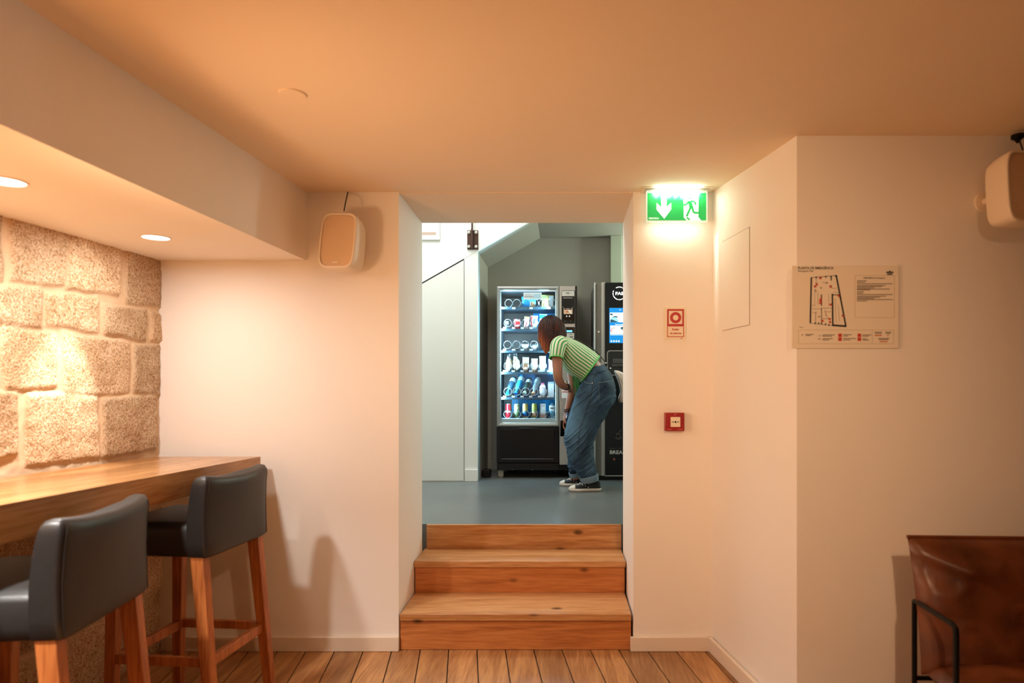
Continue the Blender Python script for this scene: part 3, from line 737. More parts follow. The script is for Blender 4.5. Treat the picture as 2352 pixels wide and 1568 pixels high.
po = MB().box(w0.x, w1.x, 3.0585, 3.0605, w0.z, w1.z).build('press_plate', cream, cp, bevel=0.0005)
dk = MB(); wc = ((w0.x + w1.x) / 2, (w0.z + w1.z) / 2)
dk.arc(wc, 0, 0.0048, 0, 360, 3.0578, 3.0585, 20)
for s in (-1, 1): dk.prism([(wc[0] + s * 0.007, wc[1]), (wc[0] + s * 0.013, wc[1] + 0.0035), (wc[0] + s * 0.013, wc[1] + 0.0012), (wc[0] + s * 0.0185, wc[1] + 0.0012), (wc[0] + s * 0.0185, wc[1] - 0.0012), (wc[0] + s * 0.013, wc[1] - 0.0012), (wc[0] + s * 0.013, wc[1] - 0.0035)], 'XZ', 3.0578, 3.0585)
dk.box(wc[0] + 0.004, wc[0] + 0.0055, 3.0578, 3.0585, wc[1] - 0.009, wc[1] - 0.006); dk.build('arrows', M['dark'], po)
ht = MB(); ht.arc((wc[0], q1.z - 0.010), 0.003, 0.0052, 0, 270, 3.0588, 3.0602, 18)
ht.build('flame_mark', mat('pale_red_print', rgb(206, 120, 100), 0.5), cp)
ht = MB(); ht.box(q0.x + 0.008, q0.x + 0.032, 3.0588, 3.0602, q0.z + 0.007, q0.z + 0.0095).build('caption_print', mat('pale_red_print', rgb(206, 120, 100), 0.5), cp); ht = MB().box(q1.x - 0.034, q1.x - 0.008, 3.0588, 3.0602, q0.z + 0.007, q0.z + 0.0095)
ht.build('caption_print', mat('pale_red_print', rgb(206, 120, 100), 0.5), cp)

# ------------------------------------------------------------------ access panel in the return wall
def on_ret(px, py):   # return wall runs (0.742, 3.1) -> (0.868, 2.33)
    k = (px - VX) / F; m = (0.868 - 0.742) / (2.33 - 3.1)
    y = (0.742 - m * 3.1) / (k - m); return U(px, py, y)
qs = [on_ret(1660, 558), on_ret(1722, 518), on_ret(1722.5, 745), on_ret(1657, 760)]
nrm = Vector((0.77, 0.126, 0)).normalized() * -1
ztop = (qs[0].z + qs[1].z) / 2; zbot = (qs[2].z + qs[3].z) / 2
A = [Vector((qs[0].x, qs[0].y, ztop)), Vector((qs[1].x, qs[1].y, ztop)), Vector((qs[1].x, qs[1].y, zbot)), Vector((qs[0].x, qs[0].y, zbot))]
A0 = A[0]; A[0] = Vector((A0.x, A0.y, ztop))
ap = MB().hexa([p + nrm * 0.0003 for p in (A[3], A[2], A[1], A[0])] + [p + nrm * 0.0014 for p in (A[3], A[2], A[1], A[0])])
apo = ap.build('access_panel', M['plaster'], smooth=False)
tag(apo, 'flush rectangular access panel outlined on the pale return wall', 'access panel')
gp = MB(); A = [p + nrm * 0.0006 for p in A]
for i in (0, 1, 2): gp.tube([A[i], A[(i + 1) % 4]], 0.0013, 4)
gp.build('joint', mat('panel_joint', rgb(120, 92, 66), 0.8), apo)

# ------------------------------------------------------------------ emergency plan board
ep = empty('emergency_plan', U(1940, 800, 2.328), 'framed emergency floor plan board on the dim wall above the armchair', 'sign')
YE = 2.322
e = lambda x, y: U(1800 + x / 5.6, 560 + y / 5.6, YE)
b0, b1 = e(105, 1342), e(1478, 280)
MB().box(b0.x, b1.x, YE, 2.3295, b0.z, b1.z).build('board', mat('plan_board', rgb(238, 226, 206), 0.3, var=0.01, coat=0.1), ep, bevel=0.001)
blk = mat('print_black', rgb(34, 30, 28), 0.6); gry = mat('print_grey', rgb(112, 96, 84), 0.6); thin = mat('print_thin', rgb(186, 164, 132), 0.6); redp = mat('print_red', rgb(196, 60, 40), 0.6); tan = mat('print_orange', rgb(206, 128, 84), 0.6)
y0, y1 = YE - 0.0005, YE
tt = MB(); p = e(183, 325); tt.text('PLANTA DE EMERGÊNCIA', p.x, p.z, YE, 0.0092, bold=0.0003, stretch=0.9)
p = e(183, 358); tt.text('Emergency Plan', p.x, p.z, YE, 0.0066, bold=0.0001, stretch=1.0)
tt.build('title_lettering', blk, ep); tt = MB(); p = e(1165, 446); tt.text('EMERGÊNCIA | Emergency', p.x, p.z, YE, 0.0052, 'CENTER', bold=0.0001)
tt.build('heading_lettering', blk, ep); tt = MB(); p = e(203, 1078); tt.text('PISO 0', p.x, p.z, YE, 0.0040)
tt.build('floor_lettering', blk, ep); tt = MB()
for x0, x1, yy in ((1318, 1412, 365), (1330, 1398, 388)): tt.box(e(x0, 0).x, e(x1, 0).x, y0, y1, e(0, yy + 9).z, e(0, yy - 8).z)
tt.prism([(e(1350, 0).x, e(0, 356).z), (e(1380, 0).x, e(0, 356).z), (e(1365, 0).x, e(0, 340).z)], 'XZ', y0, y1)
tt.build('logo', blk, ep)
pw = MB()
def seg(m, x0, y0_, x1, y1_, wd):
    m.bar(e(x0, y0_), e(x1, y1_), wd / 5.6 * YE / F, 0.0008)
for s_ in ((356, 430, 342, 1020, 20), (676, 405, 800, 1060, 20), (625, 640, 632, 1050, 20), (620, 1045, 805, 1058, 24), (615, 655, 725, 655, 12), (350, 432, 690, 405, 6), (486, 650, 486, 795, 14), (486, 820, 486, 1030, 9), (610, 420, 612, 470, 14), (342, 1020, 630, 1050, 4), (725, 680, 735, 705, 22), (612, 530, 612, 565, 12)): seg(pw, *s_)
for x_, y_ in ((418, 432), (480, 430), (542, 422), (668, 410), (405, 1020), (450, 1022), (488, 1028), (538, 1034), (584, 1042), (610, 425)): pw.box(e(x_ - 9, 0).x, e(x_ + 9, 0).x, y0 - .0002, y1, e(0, y_ + 11).z, e(0, y_ - 11).z)
pw.build('plan_walls', blk, ep)
pt_ = MB()
for s_ in ((366, 835, 480, 835, 4), (366, 885, 430, 885, 4), (410, 870, 410, 1010, 6), (486, 825, 612, 825, 5), (530, 850, 545, 930, 5), (486, 962, 610, 962, 5), (530, 872, 610, 872, 5), (440, 630, 440, 780, 4), (400, 620, 440, 620, 4), (400, 560, 400, 780, 3), (620, 570, 690, 570, 4), (545, 900, 570, 960, 4), (366, 790, 410, 790, 5), (660, 700, 675, 1010, 3), (700, 780, 720, 1000, 3), (420, 440, 420, 560, 4), (640, 620, 720, 630, 4), (500, 490, 560, 510, 4), (578, 640, 580, 800, 3)): seg(pt_, *s_)
for x_, y_ in ((480, 565), (555, 500), (455, 935), (410, 600), (420, 510)): pt_.box(e(x_ - 10, 0).x, e(x_ + 10, 0).x, y0, y1, e(0, y_ + 8).z, e(0, y_ - 8).z)
pt_.build('plan_lines', gry, ep)
rd = MB()
for x_, y_ in ((470, 440), (425, 522), (402, 545), (602, 548), (470, 730), (470, 760), (602, 780), (708, 668), (590, 965), (500, 990), (760, 922), (595, 1005), (478, 708)): MB().box(e(x_ - 13, 0).x, e(x_ + 13, 0).x, y0 - .0003, y1, e(0, y_ + 13).z, e(0, y_ - 13).z).build('red_symbol', redp, ep)
for x_, y_ in ((724, 1175), (724, 1225), (973, 1175), (973, 1225)): MB().box(e(x_ - 23, 0).x, e(x_ + 23, 0).x, y0 - .0003, y1, e(0, y_ + 22).z, e(0, y_ - 22).z).build('red_symbol', redp, ep)

tg = MB()
for x0, x1, yy in ((1170, 1262, 1176), (1332, 1350, 1176), (1235, 1335, 1256)): tg.box(e(x0, 0).x, e(x1, 0).x, y0, y1, e(0, yy + 8).z, e(0, yy - 8).z)
tg.build('orange_print', tan, ep)
ln = MB(); last_q = None
for x0, x1, yy in ((942, 1068, 474), (942, 1050, 492), (942, 1400, 512), (942, 1305, 534), (942, 1265, 549), (942, 1165, 565), (942, 1360, 580), (942, 1115, 591), (942, 1032, 614), (942, 1020, 632), (942, 1400, 650), (942, 1318, 672), (942, 1240, 687), (942, 1165, 702), (942, 1405, 716), (942, 1075, 734),
                   (280, 386, 1163), (280, 350, 1177), (498, 655, 1170), (498, 620, 1186), (498, 632, 1218), (498, 582, 1234), (765, 876, 1167), (765, 828, 1184), (765, 928, 1216), (765, 858, 1234), (1012, 1128, 1170), (1012, 1095, 1186), (1012, 1070, 1220), (1012, 1098, 1236),
                   (1172, 1262, 1135), (1172, 1262, 1150), (1305, 1380, 1135), (1310, 1375, 1150), (1215, 1360, 1216), (1225, 1345, 1230), (450, 478, 1180), (440, 478, 1222)):
    q_ = ((x0 > 900) if yy < 800 else 2 + int(x0 > 480) + int(x0 > 760) + int(x0 > 1000) + int(x0 > 1170 and x0 != 0))
    if q_ != last_q and ln.v: ln.build('small_print', gry, ep); ln = MB(); last_q = None
    last_q = q_
    ln.box(e(x0, 0).x, e(x1, 0).x, y0, y1, e(0, yy + 4.5).z, e(0, yy - 4.5).z)
ln.build('small_print', gry, ep); ln = MB(); ln.arc((e(240, 0).x, e(0, 1170).z), 0, 0.0026, 0, 360, y0, y1, 14)
ln.build('legend_dot', gry, ep)
bxs = MB()
for x0, x1, ya, yb in ((915, 1425, 405, 948), (188, 1415, 1105, 1285)): bxs.ring(e(x0, 0).x, e(x1, 0).x, e(0, yb).z, e(0, ya).z, 0.0011, y0, y1)
bxs.box(e(1138, 0).x, e(1141, 0).x, y0, y1, e(0, 1285).z, e(0, 1105).z); bxs.build('box_outline', thin, ep)
# ------------------------------------------------------------------ bracket and rod of the stair, on the white wall
br = empty('stair_bracket', U(1085, 572, 5.38), 'rusty steel hanger plate with four bolts and rod on the white stair wall', 'bracket')
YB_ = 5.375
u = lambda px, py, y=YB_: U(px, py, y)
a, b = u(1073, 572), u(1098, 528.5)
MB().box(a.x, b.x, YB_ + 0.002, YW, a.z, b.z).build('plate', M['rust'], br, bevel=0.001)
f = u(1083, 571); g_ = u(1086.5, 490)
MB().box(f.x, g_.x, YB_ - 0.035, YB_ + 0.003, f.z, b.z + 0.005).build('fin', M['rust'], br, bevel=0.001)
MB().box(f.x + 0.001, g_.x - 0.001, YB_ - 0.022, YB_ + 0.002, b.z, 3.78).build('rod', M['rust'], br, bevel=0.002)
for px, py in ((1077, 533.5), (1093.5, 533.5), (1077, 566), (1093.5, 566)):
    c = u(px, py); MB().lathe(c, [(0.013, 0.001), (0.013, 0.004), (0.0085, 0.0045), (0.0085, 0.014), (0.006, 0.016)], 10, Matrix.Rotation(PI / 2, 4, 'X')).build('bolt', M['steel'], br)
# transformer box on the floor beside the machine
pa = MB(); a, b = U(1107.5, 1092, 5.62), U(1126.5, 1078.5, 5.62)
pa.rrect(a.x, b.x, ZF + 0.001, b.z, 0.012, 5.60, 5.70); o = pa.build('power_adapter', M['black_metal'], bevel=0.006, bseg=3); tag(o, 'small black box on the grey floor beside the vending machine', 'power adapter')
a, b = U(1089, 808, YW), U(0, 0, YW)

# ------------------------------------------------------------------ snack vending machine
YV = 5.55
v = lambda px, py, y=YV: U(px, py, y)
vm = empty('vending_machine', (v(1233, 1090).x, 5.8, ZF), 'tall snack vending machine with a lit glass front full of drinks and snacks', 'vending machine')
silver = mat('silver_paint', rgb(150, 148, 142), 0.35, 0.35, var=0.04, scale=30)
silver2 = mat('silver_panel', rgb(168, 162, 154), 0.4, 0.2, var=0.03)
blk_p = mat('black_plastic', rgb(15, 15, 16), 0.42, var=0.06, spec=0.25); blk_g = mat('black_gloss', rgb(8, 8, 9), 0.14, var=0.02, spec=0.3)
X0, X1, XD = v(1141, 0).x, v(1325, 0).x, v(1284.5, 0).x
ZT = v(0, 657).z; ZD = v(0, 979.5).z
YK = 6.10
gx0, gx1, gz0, gz1 = v(1150, 0).x, v(1276.5, 0).x, v(0, 968.5).z, v(0, 667).z
# cabinet shell (hollow where the goods stand)
cb = MB()
cb.box(X0, X0 + 0.012, YV + 0.03, YK, ZF + 0.07, ZT).box(X1 - 0.012, X1, YV + 0.03, YK, ZF + 0.07, ZT + 0.001).box(X0, X1, YV + 0.03, YK, ZT - 0.02, ZT + 0.001)
cb.box(XD, X1 - 0.004, YV + 0.06, YK, ZF + 0.1, ZT - 0.02).box(X0 + 0.012, XD, YV + 0.05, YK, ZF + 0.07, gz0 - 0.03).box(X0, X1, YK - 0.012, YK, ZF + 0.07, ZT)
cb.build('cabinet', blk_p, vm)
# silver door frame: bevelled profile, mitred corners
fr = MB(); prof = ((0.0, 0.03), (0.0, 0.004), (0.004, -0.002), (0.014, -0.006), (0.030, 0.0), (0.036, 0.008), (0.036, 0.03))
rings = []
for d, y in prof: rings.append([Vector((X0 + d, YV + y, ZD + d)), Vector((XD - d, YV + y, ZD + d)), Vector((XD - d, YV + y, ZT - d)), Vector((X0 + d, YV + y, ZT - d))])
fr.loft(rings + [rings[0]], False, False); fo = fr.build('door_frame', silver, vm, angle=25)
MB().box(gx0 - 0.003, gx1 + 0.003, YV + 0.012, YV + 0.016, gz0 - 0.003, gz1 + 0.003).build('glass', glass_mat('vending_glass', (0.96, 0.99, 1.0, 1), 0.04, 0.45), fo)
lg = v(0, 961).z
MB().box(gx0, gx1, YV + 0.018, YV + 0.03, gz0 - 0.01, lg).build('bottom_ledge', mat('pale_blue_ledge', rgb(196, 214, 220), 0.4, var=0.02), vm, bevel=0.002)
# interior
inn = mat('interior_grey', rgb(92, 100, 108), 0.5, var=0.05); blue = mat('interior_blue', rgb(6, 134, 200), 0.45, var=0.08)
YI = YK - 0.09
ii = MB(); ii.box(gx0 - 0.02, gx0 - 0.012, YV + 0.035, YI, gz0, gz1 + 0.01).box(gx1 + 0.012, gx1 + 0.02, YV + 0.035, YI, gz0, gz1 + 0.01).box(gx0 - 0.02, gx1 + 0.02, YV + 0.035, YI, gz1 + 0.008, gz1 + 0.014)
ii.build('lining', inn, vm)
MB().box(gx0 - 0.012, gx1 + 0.012, YI, YI + 0.006, gz0, gz1).build('back_panel', mat('interior_brown', rgb(74, 64, 62), 0.5, var=0.1, scale=3), vm)
bp_ = MB()
for poly in (((1222, 712), (1277, 712), (1277, 764), (1240, 764), (1230, 740)), ((1170, 850), (1190, 862), (1200, 893), (1215, 895), (1277, 893), (1277, 800), (1255, 800), (1250, 850)), ((1176, 906), (1277, 900), (1277, 968), (1176, 968))):
    pts = [U(a, b, YI - 0.0005) for a, b in poly]; bp_.prism([(q.x, q.z) for q in pts], 'XZ', YI - 0.0008, YI)
bp_.build('blue_backdrop', blue, vm)
strip = bpy.data.materials.new('cool_led_strip'); strip.use_nodes = True
sb = strip.node_tree.nodes['Principled BSDF']; sb.inputs['Emission Color'].default_value = (0.50, 0.85, 1.0, 1); sb.inputs['Emission Strength'].default_value = 7
MB().box(gx0 - 0.010, gx0 - 0.004, YV + 0.03, YV + 0.036, gz0 + 0.02, gz1 - 0.01).build('light_strip', strip, vm)
MB().box(gx1 + 0.002, gx1 + 0.008, YV + 0.03, YV + 0.036, gz0 + 0.02, gz1 - 0.01).build('light_strip', strip, vm)
MB().box(gx0, gx1, YV + 0.03, YV + 0.036, gz1 + 0.001, gz1 + 0.006).build('light_strip', strip, vm)
xm_ = (gx0 + gx1) / 2; zm_ = (gz0 + gz1) / 2
lamp('vending_light', 'AREA', (gx1 - 0.004, YV + 0.045, zm_), 42, (0.42, 0.80, 1.0), 0.012, (gx1 - 1.0, YV - 0.12, zm_ - 0.1), sy=1.05)
lamp('vending_light', 'AREA', (gx0 + 0.004, YV + 0.045, zm_), 24, (0.45, 0.82, 1.0), 0.012, (gx1 - 0.1, YV + 0.17, zm_), sy=1.05)
#lamp('vending_glow', 'AREA', (xm_, YV - 0.012, zm_), 3.2, (0.50, 0.82, 1.0), 0.42, (xm_, YV - 1, zm_ - 0.35), sy=1.0)

# trays, dividers, price tags and spirals
tray_m = mat('tray_steel', rgb(62, 84, 98), 0.35, 0.3, var=0.04); tagm = mat('price_tag_white', rgb(238, 242, 244), 0.5, var=0.01)
wire = mat('chrome_wire', rgb(226, 232, 236), 0.18, 0.85, var=0.02)
trays = [707, 757, 807, 856.5, 914.5, 960]
YT = YV + 0.055
for i, py in enumerate(trays):
    z = v(0, py, YT).z
    t_ = MB()
    if i < 5: t_.box(gx0 - 0.012, gx1 + 0.012, YT, YT + 0.004, z - 0.010, z + 0.010)
    t_.box(gx0 - 0.012, gx1 + 0.012, YT + 0.004, YI, z - 0.002, z)
    to = t_.build('tray', tray_m, vm)
    dv = ((1157, 1176.5, 1196, 1236.5, 1276) if i == 0 else (1156, 1176, 1196, 1216, 1236, 1256, 1275))
    for dx in dv[1:-1]:
        q = v(dx, py, YT); MB().box(q.x - 0.001, q.x + 0.001, YT + 0.01, YI - 0.06, z + 0.0005, z + 0.05).build('divider', tray_m, to)
tags = {0: (1180, 1220, 1260.5), 1: (1159, 1179.5, 1199.5, 1219.5), 2: (1159, 1179.5, 1199.5, 1219.5), 3: (1159, 1179, 1199, 1219, 1239, 1259.5), 4: (1159, 1179, 1199, 1219, 1239, 1259.5)}
tag_y = [707.5, 753, 803, 852, 910.5]
nums = 11
for i, xs in tags.items():
    for k, px in enumerate(xs):
        q = v(px, tag_y[i], YT - 0.002)
        tg_ = MB().box(q.x - 0.0135, q.x + 0.0135, YT - 0.0035, YT - 0.001, q.z - 0.0075, q.z + 0.0075).build('price_tag', tagm, vm)
        MB().text('%d%d' % (i + 1, k + 1), q.x, q.z - 0.004, YT - 0.0037, 0.008, 'CENTER').build('tag_number', blk, tg_)
def spiral(px, py, rpx, turns=1.25, depth=0.022, parent=vm):
    q = v(px, py, YT + 0.01); r = rpx * YT / F; pts = []
    n = int(turns * 20); a0 = PI * 0.72
    for k in range(n + 1):
        a = a0 - 2 * PI * k / 20; pts.append((q.x + r * math.cos(a), YT + 0.010 + depth * k / n, q.z + r * math.sin(a)))
    MB().tube(pts, 0.0017, 6).build('spiral', wire, parent)
for px, py, r in ((1168, 696, 8.8), (1186.5, 696, 8.8), (1208, 697, 10.5), (1227, 696, 10), (1248.5, 695.5, 10), (1266, 695.5, 10),
                  (1166, 741.5, 8.8), (1187, 741.5, 8.8), (1207, 741.5, 8.8), (1226.5, 741.5, 8.8), (1246.5, 741.5, 8.8),
                  (1165.5, 791.5, 8.8), (1186, 791.5, 8.8), (1206, 791.5, 8.8), (1226.5, 791.5, 8.8),
                  (1166, 840, 8.8), (1186, 840, 8.8), (1206, 840, 8.8), (1226, 840, 8.8), (1246, 840, 8.8),
                  (1166, 899, 9), (1187, 899, 9), (1207, 899, 9), (1226.5, 899, 9), (1246.5, 899, 9),
                  (1165.5, 951, 8.8), (1186.5, 951, 8.8), (1206.5, 951, 8.8), (1226.5, 951, 8.8), (1247, 951, 8.8), (1267, 951, 8.8)):
    spiral(px, py, r)
# sticker on the glass
a, b = v(1202, 687.2), v(1244, 671)
sk = MB().box(a.x, b.x, YV + 0.0105, YV + 0.012, a.z, b.z).build('window_sticker', mat('sticker_pale', rgb(206, 222, 230), 0.5, var=0.01), vm)
q = v(1204.5, 682.4); MB().text('ZOONO', q.x, q.z, YV + 0.010, 0.013, stretch=1.15, bold=0.0002).box(q.x + 0.006, q.x + 0.064, YV + 0.0098, YV + 0.0105, q.z + 0.021, q.z + 0.0235).build('lettering', gry, sk)
sl_ = MB()
for k in range(5): sl_.box(v(1225.5, 0).x, v(1241.5, 0).x, YV + 0.0098, YV + 0.0105, b.z - 0.019 - k * 0.0075, b.z - 0.0145 - k * 0.0075)
sl_.build('blue_lines', mat('sticker_blue', rgb(150, 205, 226), 0.5), sk)

# control column
cc_ = MB().box(XD + 0.002, v(1321, 0).x, YV + 0.0, YV + 0.06, v(0, 1067).z, ZT).build('control_column', silver2, vm, bevel=0.003)
MB().box(v(1321.3, 0).x, X1 + 0.002, YV + 0.004, YV + 0.06, v(0, 1078).z, ZT + 0.002).build('side_edge', blk_p, vm)
P_ = lambda x, y: v(1270 + x / 9.224, 650 + y / 9.224)
def pl_(m, x0, y0_, x1, y1_, d0, d1, r=0.0):
    a, b = P_(x0, y1_), P_(x1, y0_)
    return m.rrect(a.x, b.x, a.z, b.z, r, YV - d1, YV - d0) if r else m.box(a.x, b.x, YV - d1, YV - d0, a.z, b.z)
p1 = pl_(MB(), 184, 158, 465, 858, 0.0, 0.004, 0.008).build('payment_panel', blk_p, vm)
pl_(MB(), 190, 168, 452, 278, 0.004, 0.006).build('name_plate', mat('name_plate_grey', rgb(196, 192, 184), 0.4), p1)
q = P_(322, 219); m_ = MB().text('Snakky', q.x - 0.004, q.z, YV - 0.0062, 0.0085, 'CENTER', bold=0.0006); m_.build('machine_lettering', blk, p1)
q = P_(395, 212); MB().text('Max', q.x, q.z, YV - 0.0062, 0.005, 'CENTER').text('Necta', P_(330, 262).x, P_(330, 262).z, YV - 0.0062, 0.005, 'CENTER').build('maker_lettering', gry, p1)
pl_(MB(), 215, 308, 416, 322, 0.004, 0.006).build('card_slot', silver2, p1)
for x_ in (215, 423): MB().ell(P_(x_, 511) + Vector((0, -0.004, 0)), 0.004, 0.003, 0.004, 10, 6).build('screw', M['steel'], p1)
rd_ = pl_(MB(), 228, 536, 414, 656, 0.004, 0.006).build('card_reader_label', mat('reader_beige', rgb(216, 176, 140), 0.5, var=0.05), p1)
pl_(MB(), 242, 540, 394, 566, 0.006, 0.0066).build('label_bar', blk, rd_)
q = P_(318, 561); MB().text('CASH', q.x, q.z, YV - 0.0068, 0.0062, 'CENTER').build('lettering', tagm, rd_)
hm = MB(); a, b, c, d = P_(320, 575), P_(372, 570), P_(408, 650), P_(380, 652); hm.prism([(a.x, a.z), (b.x, b.z), (c.x, c.z), (d.x, d.z)], 'XZ', YV - 0.0068, YV - 0.006)
hm.build('note_pictogram', mat('reader_white', rgb(230, 224, 214), 0.5), rd_)
hd = MB(); q = P_(300, 605); hd.ell(q + Vector((0, -0.006, 0)), 0.012, 0.0012, 0.009, 12, 6); hd.build('hand_pictogram', mat('reader_red', rgb(200, 110, 90), 0.5), rd_)
ld = mat('amber_led', rgb(255, 240, 200), 0.4, emit=(1, 0.95, 0.75, 1), estr=2.0)
for x_ in (291, 351): MB().ell(P_(x_, 703) + Vector((0, -0.005, 0)), 0.005, 0.003, 0.0045, 10, 6).build('indicator_light', ld, p1)
pl_(MB(), 225, 675, 450, 790, 0.004, 0.005).build('reader_mouth', blk_g, p1)
for x_ in (260, 380): MB().ell(P_(x_, 805) + Vector((0, -0.004, 0)), 0.004, 0.002, 0.003, 8, 6).build('screw', silver, p1)
p2 = pl_(MB(), 184, 930, 465, 1330, 0.0, 0.004, 0.008).build('keypad_panel', blk_p, vm)
sc = pl_(MB(), 200, 945, 452, 1045, 0.004, 0.005).build('display', blk_g, p2)
pl_(MB(), 262, 1000, 408, 1038, 0.005, 0.0055).build('display_text', mat('display_blue', rgb(70, 170, 250), 0.4, emit=(0.10, 0.45, 1.0, 1), estr=2.0), sc)
pl_(MB(), 215, 1058, 450, 1320, 0.004, 0.006).build('keypad', mat('keypad_grey', rgb(190, 186, 180), 0.5), p2)
pl_(MB(), 350, 1132, 428, 1150, 0.006, 0.0066).build('coin_slot', blk, p2)
pl_(MB(), 345, 1085, 420, 1094, 0.006, 0.0066).build('keypad_line', blk, p2)
a, b = v(1290, 914), v(1304.5, 895)
sn = MB().box(a.x, b.x, YV - 0.0015, YV, a.z, b.z).build('price_notice', tagm, vm)
for k in range(3): MB().ell((a.x + 0.012 + k * 0.016, YV - 0.0015, b.z - 0.018), 0.0068, 0.0008, 0.0068, 14, 6).build('red_dot', redp, sn)
MB().box(XD + 0.002, X1, YV + 0.02, YV + 0.06, v(0, 1078).z, v(0, 1067.5).z).build('column_foot', blk_p, vm)
# delivery drawer
dr = MB(); a, b = v(1140.5, 1062), v(1284, 981)
dr.box(a.x, b.x, YV + 0.002, YV + 0.05, a.z, b.z).build('delivery_front', blk_p, vm, bevel=0.003)
a, b = v(1150, 1052), v(1273, 985)
fl_ = MB().rrect(a.x, b.x, a.z, b.z, 0.006, YV - 0.004, YV + 0.004).build('delivery_flap', mat('flap_black', rgb(10, 10, 11), 0.35, var=0.04, spec=0.25), vm, bevel=0.002)
a, b = v(1192, 986.5), v(1229, 983)
MB().box(a.x, b.x, YV - 0.016, YV - 0.002, a.z, b.z + 0.004).build('flap_lip', blk_p, fl_, bevel=0.003)
a, b = v(1152, 1055), v(1272, 1052.5); MB().box(a.x, b.x, YV - 0.007, YV + 0.004, a.z, b.z).build('flap_ridge', mat('grey_plastic', rgb(60, 60, 60), 0.4), fl_, bevel=0.002)
a, b = v(1141, 1080), v(1284, 1064); MB().box(a.x, b.x, YV + 0.012, YV + 0.05, a.z, b.z).build('kick_panel', blk_p, vm, bevel=0.002)
for px in (1178, 1223): MB().ell(v(px, 1078.5, YV + 0.01), 0.0035, 0.003, 0.0035, 8, 6).build('screw', M['steel'], vm)
for x_ in (X0 + 0.006, X1 - 0.055):
    for y_ in (YV + 0.06, YK - 0.08):
        MB().box(x_, x_ + 0.046, y_, y_ + 0.046, ZF + 0.012, ZF + 0.10).lathe((x_ + 0.023, y_ + 0.023, ZF), [(0.024, 0), (0.024, 0.008), (0.012, 0.012)], 16).build('foot', mat('scuffed_white_steel', rgb(170, 164, 152), 0.6, var=0.25, scale=40), vm, bevel=0.003)

# ------------------------------------------------------------------ goods in the machine
def pm(n, r, g, b, ro=0.35, **k): return mat(n, rgb(r, g, b), ro, **k)
YG = YT + 0.085
TZ = [U(0, py, YT).z + 0.0008 for py in trays]
def G(px, py):
    p = U(px, py, YG); p.z = min(TZ, key=lambda t_: abs(t_ - p.z)); return p
gs = YG / F
GR = ['snacks on the top tray', 'bars and bags on the second tray', 'tubs on the third tray', 'wrapped snacks on the fourth tray', 'bottles on the fifth tray', 'cans and cartons on the bottom tray']
def pouch(px, py, w_, h_, name, label, cat, row, m, tilt=0.0, th=0.3, top=None):
    """a filled bag: puffed in the middle, flat crimped top and bottom"""
    c = G(px, py + h_ / 2); W2 = w_ * gs / 2; Hh = h_ * gs * 1.08; c.z += W2 * math.sin(math.radians(abs(tilt))) + 0.0005
    t = empty(name, (c.x, YG, c.z), label, cat, GR[row])
    R = Matrix.Translation(c) @ Matrix.Rotation(math.radians(tilt), 4, 'Y')
    mb = MB(); rings = []; N_ = 24
    for j in range(15):
        s = j / 14; th_ = W2 * 2 * th * (math.sin(PI * min(1, max(0, (s - 0.03) / 0.94)))) ** 0.55 + 0.0012
        ww = W2 * (1 - 0.06 * math.sin(PI * s)); ring = []
        for k in range(N_):
            a = 2 * PI * k / N_; wob = 1 + 0.06 * noise.noise(Vector((k * 0.7, s * 6, px)))
            ring.append(R @ Vector((ww * spow(math.cos(a), 0.8) * wob, th_ * 0.5 * math.sin(a), s * Hh)))
        rings.append(ring)
    mb.loft(rings); mb.build('bag', m, t, angle=60)
    return t, R, W2, Hh
def band(t, R, W2, Hh, s0, s1, m, th=0.3, name='printed_band', k0=-1.0, k1=1.0):
    mb = MB(); pts = []
    n = 10; v_ = []; f_ = []
    for j in range(5):
        s = s0 + (s1 - s0) * j / 4; d = W2 * th * (math.sin(PI * min(1, max(0.02, (s - 0.03) / 0.94)))) ** 0.55 + 0.0018
        for i in range(n + 1):
            u_ = k0 + (k1 - k0) * i / n; u_ *= 0.93
            v_.append(R @ Vector((W2 * u_, -d * (max(0.0, 1 - abs(u_) ** 2.4)) ** 0.42 - 0.0008, s * Hh)))
    for j in range(4):
        for i in range(n): a = j * (n + 1) + i; f_.append((a, a + 1, a + n + 2, a + n + 1))
    mb.add(v_, f_); return mb.build(name, m, t, angle=80)
def word(t, R, W2, Hh, s, s_pos, h, m, th=0.3, rot=0.0, bold=0.0006, stretch=1.0):
    d = W2 * th + 0.003
    Mx = R @ Matrix.Translation((0, -d, s_pos * Hh)) @ Matrix.Rotation(math.radians(-rot), 4, 'Y')
    MB().text(s, 0, -h / 2, 0, h, 'CENTER', stretch=stretch, M=Mx, bold=bold).build('lettering', m, t)
white = pm('pack_white', 236, 240, 242); redk = pm('pack_red', 170, 30, 32); gold = pm('pack_gold', 214, 178, 110, 0.3, metal=0.3)
bluep = pm('pack_blue', 20, 150, 214); yellow = pm('pack_yellow', 226, 206, 130); brown = pm('pack_brown', 130, 86, 58); dkg = pm('pack_charcoal', 48, 52, 56); cookie = pm('cookie_brown', 196, 150, 110)
clear = glass_mat('clear_film', (0.90, 0.95, 0.98, 1), 0.22)
